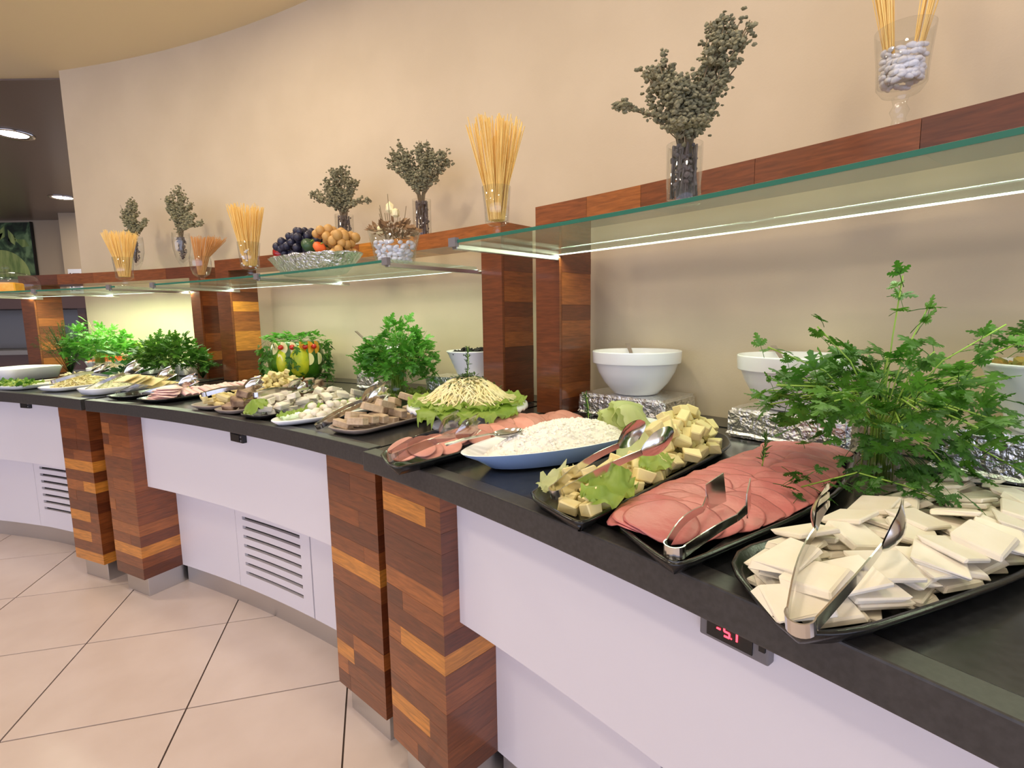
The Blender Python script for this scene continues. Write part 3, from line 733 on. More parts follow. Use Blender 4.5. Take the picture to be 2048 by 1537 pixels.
def lift(ob, most=.04):
    """raise a small rigid leaf clear of what lies under it"""
    m = _world(ob); d = max(height((m @ v.co).x, (m @ v.co).y) - (m @ v.co).z for v in ob.data.vertices)
    if 0 < d < most: ob.location.z += d + .0006
# -------- serving dishes from a plan outline
def smooth_poly(pts, it=2):
    for _ in range(it):
        q = []
        for i in range(len(pts)):
            a, b = pts[i], pts[(i + 1) % len(pts)]
            q += [(a[0] * .8 + b[0] * .2, a[1] * .8 + b[1] * .2), (a[0] * .2 + b[0] * .8, a[1] * .2 + b[1] * .8)]
        pts = q
    return pts
def inset(pts, d):
    n = len(pts); A = sum(pts[i][0] * pts[(i + 1) % n][1] - pts[(i + 1) % n][0] * pts[i][1] for i in range(n)); sg = 1 if A > 0 else -1
    out = []
    for i in range(n):
        p0, p1, p2 = Vector(pts[i - 1]), Vector(pts[i]), Vector(pts[(i + 1) % n])
        t = (p2 - p0); t = t.normalized() if t.length > 1e-9 else Vector((1, 0))
        out.append((p1.x - t.y * sg * d, p1.y + t.x * sg * d))
    return out
def dish(name, label, cat, outline, m, z, h=.02, lip=.007, wall=.016, group=None, tilt=None, th=.004, smooth=2, foot='foot'):
    """open tray or plate: base ring, sloping wall, rolled rim, sunken floor"""
    o = smooth_poly(outline, smooth); n = len(o)
    loops = [(inset(o, wall + .004), 0), (inset(o, wall), .0005), (o, h - .003), (inset(o, .001), h), (inset(o, lip), h), (inset(o, wall + lip * .6), th), (inset(o, wall + lip + .008), th)]
    mb = MB(); vs = []; fs = []
    for lp, zz in loops: vs += [(p[0], p[1], zz) for p in lp]
    for k in range(len(loops) - 1):
        for i in range(n):
            j = (i + 1) % n; fs.append((k * n + i, k * n + j, (k + 1) * n + j, (k + 1) * n + i))
    fs += [tuple(range(n))[::-1], tuple((len(loops) - 1) * n + i for i in range(n))]
    mb.add(vs, fs, True); mb.sm[-1] = False; mb.sm[-2] = False
    c = (sum(p[0] for p in o) / n, sum(p[1] for p in o) / n)
    mb.v = [(x - c[0], y - c[1], zz) for x, y, zz in mb.v]
    ob = build(name, mb, m, loc=(c[0], c[1], z)); tag(ob, label, cat, group); return stamp(ob)
def frame(th, r, turn):
    """local frame of a dish: origin at its front end, u runs to the back, v to the right"""
    o = P(th, r); a = radians(th + turn); u = Vector((cos(a), sin(a), 0)); v = Vector((u.y, -u.x, 0))
    return o, u, v
def rect_outline(fr, L, W0, W1=None, back=0.0, bulge=0.0):
    o, u, v = fr; W1 = W1 or W0; pts = []
    for a, b in ((0, -W0 / 2), (0, W0 / 2), (L * .5, (W0 + W1) / 4 + bulge), (L, W1 / 2), (L + back, 0), (L, -W1 / 2), (L * .5, -(W0 + W1) / 4 - bulge)):
        if (a, b) == (L + back, 0) and not back: continue
        p = o + u * a + v * b; pts.append((p.x, p.y))
    return pts
def inpoly(p, poly):
    c = False; n = len(poly)
    for i in range(n):
        a, b = poly[i], poly[i - 1]
        if (a[1] > p[1]) != (b[1] > p[1]) and p[0] < (b[0] - a[0]) * (p[1] - a[1]) / (b[1] - a[1]) + a[0]: c = not c
    return c
def sprinkle(poly, n, g, mind, tries=4000):
    xs = [p[0] for p in poly]; ys = [p[1] for p in poly]; out = []
    for _ in range(tries):
        p = (g.uniform(min(xs), max(xs)), g.uniform(min(ys), max(ys)))
        if inpoly(p, poly) and all((p[0] - q[0]) ** 2 + (p[1] - q[1]) ** 2 > mind * mind for q in out):
            out.append(p)
            if len(out) >= n: break
    return out
def chunk_mesh(name, sx, sy, sz, seed, jit=.12, m='cheese', bevel=.0):
    g = random.Random(seed); mb = MB(); mb.box((0, 0, 0), (sx / 2, 0, 0), (0, sy / 2, 0), (0, 0, sz / 2))
    mb.v = [(x * (1 + g.uniform(-jit, jit)) + g.uniform(-jit, jit) * sx * .3, y * (1 + g.uniform(-jit, jit)) + g.uniform(-jit, jit) * sy * .3, z * (1 + g.uniform(-jit, jit) * .6)) for x, y, z in mb.v]
    me = mb.mesh(name); bm = bmesh.new(); bm.from_mesh(me)
    bmesh.ops.bevel(bm, geom=bm.edges[:], offset=bevel or min(sx, sy, sz) * .10, segments=1, affect='EDGES'); bm.to_mesh(me); bm.free()
    me.materials.append(M[m]); return me
def disc_mesh(name, r, t, seed, m, wav=.06, sag=.0, n=22):
    g = random.Random(seed); ph = g.uniform(0, 6); ph2 = g.uniform(0, 6); vs = []; fs = []
    rings = [.0, .55, .93, 1.0]
    def zz(q, a): return sag * q * q * (sin(2 * a + ph) * .7 + .3 * sin(3 * a + ph2))
    for s, z0 in ((1, t / 2), (-1, -t / 2)):
        for k, q in enumerate(rings):
            for i in range(n):
                a = 2 * pi * i / n; rr = r * q * (1 + wav * .5 * sin(3 * a + ph) * q + wav * .4 * sin(5 * a + ph2) * q)
                vs.append((rr * cos(a), rr * sin(a), (z0 if q < 1 else z0 * .55) + zz(q, a)))
    R = len(rings)
    for s in range(2):
        o = s * R * n
        for k in range(R - 1):
            for i in range(n):
                j = (i + 1) % n; f = (o + k * n + i, o + k * n + j, o + (k + 1) * n + j, o + (k + 1) * n + i); fs.append(f if s else f[::-1])
    for i in range(n):
        j = (i + 1) % n; a = (R - 1) * n; b = R * n + (R - 1) * n; fs.append((a + i, b + i, b + j, a + j))
    mb = MB(); mb.add(vs, fs, True); me = mb.mesh(name); bm = bmesh.new(); bm.from_mesh(me); bmesh.ops.remove_doubles(bm, verts=bm.verts, dist=1e-6); bm.normal_update(); bm.to_mesh(me); bm.free()
    me.materials.append(M[m]); return me
def item(name, me, loc, rot, label, cat, group, scale=None):
    o = link(name, me, loc=loc, rot=rot, scale=scale); return tag(o, label, cat, group)
# -------- tongs and spoons
def tongs(label, base, yaw, pitch, L=.21, head='flute', m='chrome', open_=.045, group='serving tongs on the buffet', wid=.017, roll=0., rest=True):
    """U-shaped tongs standing on edge; base = point under the bend, pointing along yaw"""
    root = thing('serving_tongs', label, 'tongs', base, (0, 0, 0), group)
    root.rotation_euler = Euler((radians(roll), -radians(pitch), radians(yaw)), 'XYZ')
    r = .0135; mb = MB(); pts = []
    for i in range(13):
        a = radians(75 + 210 * i / 12); pts.append((r + r * cos(a), r * sin(a), wid / 2))
    mb.strip(pts, wid, .0016); build('spring_bend', mb, m, root)
    for s in (1, -1):
        a0 = pts[0] if s > 0 else pts[-1]
        x0, y0 = a0[0], a0[1]; Lh = L * .30; xa = L - Lh
        path = []; ws = []
        for i in range(9):
            t = i / 8; path.append((x0 + (xa - x0) * t, y0 + s * (open_ / 2 - r * .9) * t + s * .004 * sin(pi * t), wid / 2 + .006 * sin(pi * t))); ws.append(wid * (1 - .35 * t))
        arm = MB(); arm.strip(path, ws, .0018); arm_o = build('arm', arm, m, root)
        hd = MB(); px, py, pz = path[-1]
        if head in ('flute', 'spoon', 'fork'):
            nu, nv = 10, 8; Wd = {'flute': .046, 'spoon': .042, 'fork': .034}[head]; vs = []; fs = []
            for i in range(nu + 1):
                u = i / nu; w = Wd * (.28 + .72 * min(1, u / .35) ** .8)
                if head == 'spoon': w *= sqrt(max(.02, 1 - max(0, (u - .45) / .56) ** 2))
                for j in range(nv + 1):
                    v = j / nv - .5; x = px + Lh * u + (.006 * cos(v * 4 * pi) * (u > .9) if head == 'flute' else 0)
                    fl = (.0022 * cos(v * 8 * pi) * min(1, u * 2) if head == 'flute' else 0)
                    if head == 'fork' and u > .55: x -= .0
                    bow = s * (.010 * sin(pi * min(1, u * 1.05)) * (1 - (2 * v) ** 2 * .8)) + s * .012 * sin(pi * u * .5) * .4
                    vs.append((x, py + bow + s * fl, pz + v * w + .01 * u))
            for i in range(nu):
                for j in range(nv):
                    if head == 'fork' and i >= 6 and j in (2, 5): continue
                    o = i * (nv + 1) + j; fs.append((o, o + 1, o + nv + 2, o + nv + 1))
            k = len(vs); vs2 = [(x, y + s * .0016, z) for x, y, z in vs]
            hd.add(vs + vs2, fs + [tuple(q + k for q in f[::-1]) for f in fs], True)
        else:   # flat blade
            hd.strip([(px, py, pz), (px + Lh * .35, py + s * .004, pz + .006), (px + Lh * .4, py + s * .004, pz + .01), (px + Lh, py - s * .006, pz + .016)], [wid * .7, wid * .9, .044, .05], .0016)
        build('tong_head', hd, m, arm_o)
    if rest:
        V = [Vector(v.co) for c in root.children for v in c.data.vertices] + [Vector(v.co) for c in root.children for d_ in c.children for v in d_.data.vertices]
        best = None
        for pt in range(0, 33):
            R_ = Euler((radians(roll), -radians(pt), radians(yaw)), 'XYZ').to_matrix(); W = np.array([(R_ @ v)[:] for v in V]) + np.array(base)
            i, j = _ij(W[:, 0], W[:, 1]); up = float((HM_[i, j] - W[:, 2]).max()); cost = up + .0007 * pt
            if best is None or cost < best[0]: best = (cost, pt, up)
        root.rotation_euler = Euler((radians(roll), -radians(best[1]), radians(yaw)), 'XYZ'); root.location.z += best[2] - .0006
    return root
def spoon(label, p0, p1, m='chrome', bowl_r=.024, group=None):
    """p0 handle end, p1 bowl centre"""
    p0, p1 = Vector(p0), Vector(p1); d = (p1 - p0); L = d.length; d.normalize()
    root = thing('serving_spoon', label, 'spoon', p0, group=group); root.rotation_euler = d.to_track_quat('X', 'Z').to_euler()
    mb = MB(); mb.strip([(0, 0, 0), (L * .3, 0, .004), (L * .7, 0, .004), (L - bowl_r * .9, 0, 0)], [.016, .013, .008, .009], .003, (0, 1, 0)); build('handle', mb, m, root)
    vs = []; fs = []; n = 20
    prof = [(0, -.010), (.5, -.008), (.85, -.003), (1, .002)]
    for q, z in prof:
        for i in range(n): a = 2 * pi * i / n; vs.append((L + q * bowl_r * 1.35 * cos(a), q * bowl_r * sin(a), z))
    for k in range(3):
        for i in range(n): j = (i + 1) % n; fs.append((k * n + i, k * n + j, (k + 1) * n + j, (k + 1) * n + i))
    k2 = len(vs); vs += [(x, y, z - .0016) for x, y, z in vs]; fs += [tuple(i + k2 for i in f[::-1]) for f in fs]
    mb = MB(); mb.add(vs, fs, True); build('spoon_bowl', mb, m, root); return root
def foil_box(label, fr, W, D, h, seed, group='foil-wrapped risers', z=ZTOP):
    """crumpled foil round a riser box; fr origin at its front middle"""
    o, u, v = fr; c = o + u * D / 2; bm = bmesh.new(); bmesh.ops.create_cube(bm, size=1)
    for vv in bm.verts: vv.co = Vector((vv.co.x * D, vv.co.y * W, (vv.co.z + .5) * h))
    bmesh.ops.bevel(bm, geom=bm.edges[:], offset=.008, segments=2, affect='EDGES')
    bmesh.ops.subdivide_edges(bm, edges=bm.edges[:], cuts=9, use_grid_fill=True)
    for vv in bm.verts:
        p = vv.co; k = noise.noise_vector(p * 38 + Vector((seed * 3.1, 0, 0))); k2 = noise.noise_vector(p * 90 + Vector((0, seed * 2.3, 0)))
        q = p + k * .0030 + k2 * .0016
        if p.z < .012: q += Vector((p.x, p.y, 0)).normalized() * .006
        if p.z > h - .004: q.z = p.z + k.z * .001
        vv.co = Vector((q.x, q.y, max(0, q.z)))
    me = bpy.data.meshes.new('foil_riser'); bm.to_mesh(me); bm.free()
    ob = link('foil_riser', me, None, M['foil'], (c.x, c.y, z), (0, 0, atan2(u.y, u.x))); return tag(ob, label, 'riser', group)
def bowl(label, loc, r, h, group='white serving bowls', ribs=False, contents=None, name='serving_bowl', rimh=.28):
    mb = MB()
    if ribs: prof = [(0, 0), (r * .55, 0)] + [(r * (.58 + .37 * (k / 9)) + (.0018 if k % 2 else 0), .006 + (h - .012) * k / 9) for k in range(10)] + [(r, h), (r * .97, h + .002), (r * .93, h - .006), (r * .5, .012), (0, .01)]
    else:
        zr = h * (1 - rimh)
        prof = [(0, 0), (r * .42, 0), (r * .50, .003), (r * .72, zr * .38), (r * .86, zr * .72), (r * .925, zr - .001), (r * .93, zr), (r * .984, zr + .0008), (r * .987, zr + .003), (r, h - .004), (r, h - .002), (r * .985, h), (r * .955, h - .002), (r * .90, zr * .9), (r * .72, zr * .42), (r * .4, .012), (0, .01)]
    mb.lathe(prof, 48, closed=True); o = build(name, mb, 'ceramic', loc=loc); return tag(o, label, 'bowl', group)
# ================================================================== SHELF DISPLAY
ZG = {k: SHELF[k][4] + .0105 for k in SHELF}; ZB = {k: SHELF[k][3] + .001 for k in SHELF}
# spaghetti glasses
GG = 'footed glasses of spaghetti'
def sg(mod, th, r, rad, h, ztop, spread, n, lab, slab, seed, m='spaghetti', kind='stem', lean=(0, 0)):
    q = P(th, r, ZG[mod]); goblet(lab, q, rad, h, GG, kind)
    spaghetti(slab, q, rad * (.56 if kind == 'stem' else .30), spread, h * (.34 if kind == 'stem' else .28), ztop - ZG[mod], n, m, seed, lean, rim=(rad * (.97 if kind == 'stem' else .93), h))
sg('R', 45.35, 6.498, .038, .128, 1.738, .078, 190, 'footed glass of spaghetti beside the tall wooden post gap', 'sheaf of dry spaghetti in the footed glass near the post gap', 1)
sg('M', 58.0, 6.53, .047, .15, 1.735, .076, 190, 'footed glass holding spaghetti and white beans beside the foil fruit tray', 'sheaf of dry spaghetti in the glass beside the foil fruit tray', 2)
sg('M', 61.4, 6.535, .047, .118, 1.64, .08, 170, 'short tulip glass of wholewheat spaghetti', 'splayed brown wholewheat spaghetti in the tulip glass', 3, 'wholewheat', 'tulip', (.03, .035))
sg('L', 66.9, 6.535, .048, .15, 1.715, .085, 190, 'footed glass of spaghetti beside the tulip glass, on the shelf of dried oregano goblets', 'sheaf of dry spaghetti in the footed glass beside the wholewheat spaghetti', 4)
# beans in the far-left-of-fruit glass and in the tall bean glass
def bean_mesh():
    mb = MB(); mb.ico((0, 0, 0), 1, 2, (1.0, .62, .55)); mb.v = [(x, y + .18 * x * x, z) for x, y, z in mb.v]
    me = mb.mesh('white_bean'); me.materials.append(M['bean']); return me
BEAN = bean_mesh()
def beans(c, r0, r1, z0, z1, n, s, seed, lab, grp, me=None, nm='white_bean', cat='bean'):
    g = random.Random(seed); me = me or BEAN; k = 0; z = z0; per = int(n / max(1, (z1 - z0) / (s * 1.15)))
    while k < n and z < z1:
        R = r0 + (r1 - r0) * (z - z0) / (z1 - z0)
        for i in range(per):
            a = 2 * pi * (i + g.random() * .8) / per; q = R * (1 - .22 * g.random())
            item(nm, me, c + Vector((cos(a) * q, sin(a) * q, z + g.uniform(-.3, .3) * s)), (g.uniform(-.9, .9), g.uniform(-.5, .5), a + pi / 2 + g.uniform(-.6, .6)), lab, cat, grp, s * g.uniform(.85, 1.1)); k += 1
        z += s * 1.15
q = P(38.83, 6.97, ZB['R']); bh = .212
root = thing('glass_goblet', 'tall footed glass half full of white beans on the wooden beam', 'glass', q, group=GG)
mb = MB(); mb.lathe([(0, 0), (.036, 0), (.036, .003), (.016, .01), (.012, .035), (.018, .05), (.012, .062), (.016, .078)], 28, closed=True); build('foot', mb, 'glass', root)
mb = MB(); mb.lathe([(.01, .078), (.034, .084), (.045, .10), (.047, .14), (.054, bh), (.0515, bh), (.0445, .14), (.043, .104), (0, .09)], 32, closed=True); build('bowl', mb, 'glass', root)
beans(q, .035, .040, .108, .168, 120, .0098, 5, 'white bean heaped in the tall footed glass on the beam', 'beans in the tall glass')
spaghetti('two sheaves of spaghetti standing in the bean glass', q, .034, .085, .17, .43, 90, 'spaghetti', 6, gap=radians(-40), wid=.0013, rim=(.051, .212))
q2 = P(58.0, 6.53, ZG['M']); beans(q2, .036, .037, .045, .12, 26, .0075, 12, 'white bean inside the spaghetti glass beside the foil tray', 'beans in the spaghetti glass')
# oregano vases
OG = 'glass vases of dried oregano'
q = P(40.72, 6.515, ZG['R']); goblet('straight glass vase of dried oregano on the glass shelf above the white bowls', q, .034, .112, OG, 'straight', 'glass_vase')
oregano('big bunch of dried oregano leaning two ways in a straight vase', q, .11, .034, [(-.05, .02, .23, .045, 90), (-.02, .0, .19, .05, 90), (.05, -.01, .25, .05, 110), (.085, -.02, .29, .04, 90), (-.045, .02, .275, .03, 50), (.02, .0, .17, .05, 70), (.06, .0, .315, .03, 50), (-.11, .05, .205, .018, 26), (.03, .04, .2, .05, 70), (0, -.03, .14, .045, 60)], 31, .0046)
q = P(52.75, 6.97, ZB['M']); goblet('glass vase of oregano standing on the beam behind the pebble bucket', q, .041, .165, OG, 'straight', 'glass_vase')
oregano('loose bunch of dried oregano behind the pebble bucket', q, .16, .04, [(-.12, .06, .40, .045, 80), (-.05, .02, .33, .05, 90), (.02, 0, .38, .045, 80), (.05, -.02, .3, .05, 80), (.12, -.05, .33, .035, 50), (-.02, 0, .26, .05, 80), (-.15, .08, .35, .03, 40)], 32, .006)
q = P(57.1, 6.97, ZB['M']); goblet('glass vase of oregano standing on the beam behind the yellow grapes', q, .046, .165, OG, 'straight', 'glass_vase')
oregano('bushy bunch of dried oregano behind the yellow grapes', q, .16, .045, [(-.08, .05, .33, .05, 90), (-.02, .02, .38, .045, 90), (.06, -.02, .34, .04, 60), (-.04, 0, .26, .05, 90), (-.17, .09, .28, .03, 40), (.13, -.08, .22, .03, 30), (0, 0, .23, .05, 60)], 33, .006)
q = P(68.1, 6.97, ZB['L']); goblet('slim oregano goblet on the beam behind the wholewheat spaghetti', q, .05, .215, OG, 'tulip', 'glass_vase')
oregano('spindly bunch of dried oregano with a drooping side sprig', q, .19, .036, [(-.06, .04, .42, .045, 70), (.02, -.01, .46, .035, 50), (.07, -.03, .40, .04, 50), (-.01, 0, .33, .05, 80), (.14, -.09, .29, .03, 40), (.19, -.12, .25, .03, 26), (-.10, .07, .39, .03, 40), (0, 0, .27, .05, 70)], 34, .0066, tulip=True)
q = P(71.5, 6.97, ZB['L']); goblet('slim oregano goblet on the beam beside the far spaghetti glass', q, .052, .22, OG, 'tulip', 'glass_vase')
oregano('compact bunch of dried oregano with a small side sprig', q, .19, .036, [(-.04, .03, .42, .045, 80), (.03, -.01, .41, .04, 60), (-.03, .02, .33, .05, 90), (.03, -.01, .3, .05, 80), (.13, -.07, .31, .025, 30), (0, 0, .26, .05, 70)], 35, .0068, tulip=True)
# pebble bucket with dried flowers
q = P(50.3, 6.575, ZG['M']); root = thing('glass_bucket', 'tapered glass bucket of white pebbles and dried flowers', 'glass bucket', q)
mb = MB(); mb.lathe([(0, 0), (.065, 0), (.067, .003), (.09, .108), (.087, .108), (.064, .008), (0, .007)], 36, closed=True); build('bowl', mb, 'glass', root)
pm = MB(); pm.ico((0, 0, 0), 1, 2, (1, .75, .6), jit=.0); PEB = pm.mesh('white_pebble'); PEB.materials.append(M['pebble'])
beans(q, .056, .073, .014, .078, 80, .0115, 9, 'white pebble in the tapered glass bucket', 'pebbles in the glass bucket', PEB, 'white_pebble', 'pebble')
g = random.Random(91); root = thing('dried_flowers', 'brown dried flower heads on top of the pebble bucket', 'dried flowers', q + Vector((0, 0, .085)))
pet = MB()
for i in range(150):
    a = g.uniform(0, 6.3); rr = .078 * sqrt(g.random()); zz = g.uniform(.0, .06) * (1.2 - rr / .1); zz = zz if rr < .045 else max(zz, .026); c = Vector((cos(a) * rr, sin(a) * rr, zz))
    d = (Vector((cos(a), sin(a), .4)) + rnd_dir(g) * .8).normalized(); s = d.orthogonal().normalized(); L = g.uniform(.018, .036)
    pet.add([c, c + d * L * .5 + s * L * .22 + Vector((0, 0, .004)), c + d * L, c + d * L * .5 - s * L * .22, c + d * L * .5 - Vector((0, 0, .003))], [(0, 1, 4), (1, 2, 4), (2, 3, 4), (3, 0, 4)])
o = build('petals', pet, 'dry_flower', root); o['kind'] = 'stuff'
stk = MB()
for i in range(14):
    a = g.uniform(0, 6.3); stk.tube([(cos(a) * .03, sin(a) * .03, 0), (cos(a) * .05, sin(a) * .05, g.uniform(.05, .14))], .0011, 4)
build('stalks', stk, 'stem_dry', root)
for dx, dy, z in ((-.012, .0, .105), (.01, -.01, .085), (-.055, .02, .03)):
    m2 = MB(); m2.ico((0, 0, 0), .015, 1, (1, .7, 1.3), jit=.15, rg=g); build('seed_pod', m2, 'pasta', root, loc=(dx, dy, z))
# foil tray of fruit
q = P(55.3, 6.63, ZG['M']); ang = atan2(-(P(55.3, 1).x - CX), P(55.3, 1).y - CY) 
tdir = radians(55.3 - 90)
root = thing('foil_fruit_tray', 'oval foil-covered tray carrying grapes and peppers', 'tray', q, (0, 0, tdir))
mb = MB(); nn = 64; vs = []; fs = []; g = random.Random(14)
prof = [(.0, .0), (.62, .0), (.66, .002), (.82, .035), (.97, .07), (1.0, .075), (.96, .073), (.8, .04), (.6, .012), (0, .01)]
for i in range(nn):
    a = 2 * pi * i / nn; cr = 1 + .012 * sin(i * 2.4) + g.uniform(-.008, .008)
    for rr, z in prof: vs.append((.275 * rr * cr * cos(a), .125 * rr * cr * sin(a), max(0, z + (g.uniform(-.003, .003) if z > .01 else 0))))
mpf = len(prof)
for i in range(nn):
    j = (i + 1) % nn
    for k in range(mpf - 1): fs.append((i * mpf + k, j * mpf + k, j * mpf + k + 1, i * mpf + k + 1))
mb.add(vs, fs, True); build('foil_bowl', mb, 'foil_tray', root)
T2 = Matrix.Translation(q) @ Matrix.Rotation(tdir, 4, 'Z')
def clear_of(p, rad): return all((Vector(p) - Vector(c)).length > rad + r + .006 for c, r in FRUIT)
FRUIT = [((.05, -.052, .112), .034), ((.075, .012, .118), .022), ((-.205, -.02, .105), .036), ((.125, -.06, .098), .026)]
def grapes(label, pts, rad, m, grp, sd):
    g = random.Random(sd); root = thing('grape_bunch', label, 'grapes', T2 @ Vector(pts[0][:3]), (0, 0, tdir), grp)
    mb = MB(); mb.ico((0, 0, 0), 1, 2, (1, 1, 1.06)); me = mb.mesh('grape'); me.materials.append(M[m]); b = Vector(pts[0][:3])
    for x, y, z in pts: link('grape', me, root, loc=Vector((x, y, z)) - b, scale=rad * g.uniform(.88, 1.1))
    mb = MB(); mb.tube([(0, 0, 0), (.03, .01, .02), (.06, .0, .05)], .0018, 5); build('stalk', mb, 'stem_dry', root)
def tray_z(x, y):      # inside of the foil tray
    q = sqrt((x / .275) ** 2 + (y / .125) ** 2); return .012 if q < .6 else (.012 + (q - .6) * .14 if q < .8 else .04 + (q - .8) * .206)
def heap_pts(n, g, xr, yr, hm, rad):
    pts = []
    for _ in range(6000):
        x = g.uniform(*xr); y = g.uniform(*yr); z0 = tray_z(x, y) + rad * 1.15; z = z0 + max(0, hm(x) - z0) * g.random() ** .6
        if clear_of((x, y, z), rad) and all((Vector((x, y, z)) - Vector(p)).length > rad * 1.25 for p in pts): pts.append((x, y, z))
        if len(pts) >= n: break
    return pts
g = random.Random(3)
pts = heap_pts(95, g, (-.20, .03), (-.065, .06), lambda x: .205 - abs(x + .06) * .75, .0165)
grapes('bunch of dark blue grapes heaped on the foil tray', pts, .0165, 'grape', 'grape bunches on the foil tray', 4)
pts = heap_pts(60, g, (.09, .215), (-.06, .05), lambda x: .18 - abs(x - .14) * .5, .0185)
grapes('bunch of yellow grapes heaped on the foil tray', pts, .0185, 'potato', 'grape bunches on the foil tray', 5)
def fruit(label, c, r, m, nm, cat, tilt=(.3, .5, 0)):
    mb = MB(); vs = []; fs = []; n = 24; lobes = 4 if cat == 'pepper' else 0; pr = [(0, -.58), (.25, -.68), (.6, -.66), (.92, -.35), (1, 0), (.9, .35), (.6, .6), (.3, .58), (0, .45)]
    for i in range(n):
        a = 2 * pi * i / n; lob = 1 + (.07 * cos(lobes * a) if lobes else 0)
        for rr, z in pr: vs.append((r * rr * lob * cos(a), r * rr * lob * sin(a), r * z))
    k = len(pr)
    for i in range(n):
        j = (i + 1) % n
        for q_ in range(k - 1): fs.append((i * k + q_, j * k + q_, j * k + q_ + 1, i * k + q_ + 1))
    root = thing(nm, label, cat, T2 @ Vector(c), tilt); mb.add(vs, fs, True); build('flesh', mb, m, root)
    mb = MB(); mb.tube([(0, 0, r * .45), (r * .1, 0, r * .7), (r * .2, 0, r * .85)], r * .09, 6); build('stalk', mb, 'stem', root)
fruit('dark green pepper between the grape bunches', FRUIT[0][0], .034, 'broccoli', 'green_pepper', 'pepper')
fruit('small green pepper behind the dark grapes', FRUIT[1][0], .022, 'broccoli', 'green_pepper', 'pepper')
fruit('red apple at the end of the foil tray', FRUIT[2][0], .036, 'apple', 'red_apple', 'apple')
fruit('small orange pepper under the yellow grapes', FRUIT[3][0], .026, 'carrot', 'orange_pepper', 'pepper')
# cake dome at the far end of the shelf
q = P(76.6, 6.62, ZG['L']); root = thing('cake_dome', 'glass cake dome with a round knob over yellow cheese', 'cake dome', q)
mb = MB(); mb.lathe([(.155, .0), (.155, .07), (.14, .105), (.06, .125), (.012, .128), (.012, .134), (0, .134)], 36); build('dome', mb, 'glass', root)
mb = MB(); mb.ico((0, 0, .15), .02, 2); build('knob', mb, 'glass', root)
o = item('cheese_block', chunk_mesh('cheese_block', .12, .1, .06, 5, .03, 'orange'), q + Vector((.02, -.02, .031)), (0, 0, .3), 'yellow cheese block under the glass dome', 'cheese', None)
# dark glass ornament at the open end of the shelf
q = P(36.15, 6.62, ZG['R']); root = thing('candle_bowl', 'small round smoked-glass bowl standing on the glass plate', 'bowl', q)
mb = MB(); mb.lathe([(0, 0), (.02, 0), (.042, .02), (.046, .04), (.036, .062), (.033, .062), (.042, .04), (.02, .006), (0, .005)], 28, closed=True); build('bowl', mb, 'grey_plastic', root)
# ================================================================== FOOD, RIGHT BAY
ZT = ZTOP + .0008
# --- white cheese slices on a wide black platter
T1 = [(.268, .652), (.262, .478), (.33, .474), (.45, .52), (.62, .59), (.80, .70), (.90, .82), (.88, .93), (.78, .945), (.60, .848), (.43, .735)]
dish('platter', 'wide black platter of white cheese slices', 'platter', T1, 'melamine', ZT, .022)
g = random.Random(101); WC = [chunk_mesh('cheese_slice', .064, .050, .0072, k, .2, 'cheese', .0018) for k in range(5)]
inn = inset(smooth_poly(T1), .045); lab = 'white cheese slice shingled on the wide black platter'
for i in range(121):
    settle('cheese_slice', g.choice(WC), spots(inn, g, 45), g.uniform(-.6, .6) + .5, lab, 'cheese', 'white cheese slices on the wide platter', .28, .0028)
tongs('steel fork tongs resting on the white cheese slices', (.272, .472, ZT + .020), 43, 10, .235, 'fork', open_=.065)
# --- mortadella
T2o = [(.142, .795), (.190, .626), (.215, .622), (.328, .698), (.446, .777), (.578, .886), (.705, 1.04), (.775, 1.15), (.76, 1.185), (.70, 1.215), (.61, 1.245), (.418, 1.040)]
dish('platter', 'black platter of pink mortadella', 'platter', T2o, 'melamine', ZT, .022)
HM = [disc_mesh('mortadella_slice', .056, .0028, k, 'ham', .07, .0015) for k in range(5)]
g = random.Random(55); inn = inset(smooth_poly(T2o), .058); lab = 'pink mortadella slice fanned on the black platter'
u = Vector((.725, .69, 0)); vv = Vector((.69, -.725, 0)); b0 = Vector((.16, .715, 0)); k = 0
for i in range(17):
    s = 1 - i / 16.0
    x = .072 + s * .63
    hw = .028 + .040 * min(1, s * 4) if s < .8 else .044
    for j in (-1, 0, 1):
        if j == 0 and i % 2: continue
        off = .030 * min(1, s * 3) * (1 - max(0, s - .7) * 1.2)
        c = b0 + u * (x + g.uniform(-.006, .006)) + vv * (j * hw * .72 + off + g.uniform(-.006, .006))
        lay_slice('mortadella_slice', g.choice(HM), c.x, c.y, g.uniform(0, 6.2), .0028, lab, 'mortadella', 'mortadella slices on the black platter'); k += 1
tongs('flat-bladed steel tongs resting on the mortadella', (.200, .640, ZT + .017), 45, 10, .215, 'blade', open_=.05)
# --- diced pale cheese with lettuce
T3o = [(.008, .922), (.088, .768), (.110, .762), (.170, .829), (.298, .970), (.422, 1.105), (.530, 1.23), (.560, 1.33), (.545, 1.395), (.49, 1.42), (.42, 1.39), (.25, 1.18)]
dish('platter', 'black platter of diced pale cheese', 'platter', T3o, 'melamine', ZT, .022)
CU = [chunk_mesh('cheese_cube', .034, .026, .022, k + 9, .25, 'cheese_y', .0022) for k in range(6)]
lab = 'pale cheese chunk heaped on the black platter with lettuce'; g = random.Random(77)
bk = [(.30, 1.03), (.44, 1.16), (.52, 1.30), (.50, 1.37), (.42, 1.35), (.31, 1.20)]
for lay, (ins, nn, zz) in enumerate(((.0, 34, .016), (.022, 24, .032), (.045, 12, .046))):
    for p in sprinkle(inset(bk, ins), nn, g, .024 + lay * .002):
        settle('cheese_cube', g.choice(CU), near(p, .02, g), g.uniform(0, 6.2), lab, 'cheese', 'diced cheese on the lettuce platter', .6, .001)
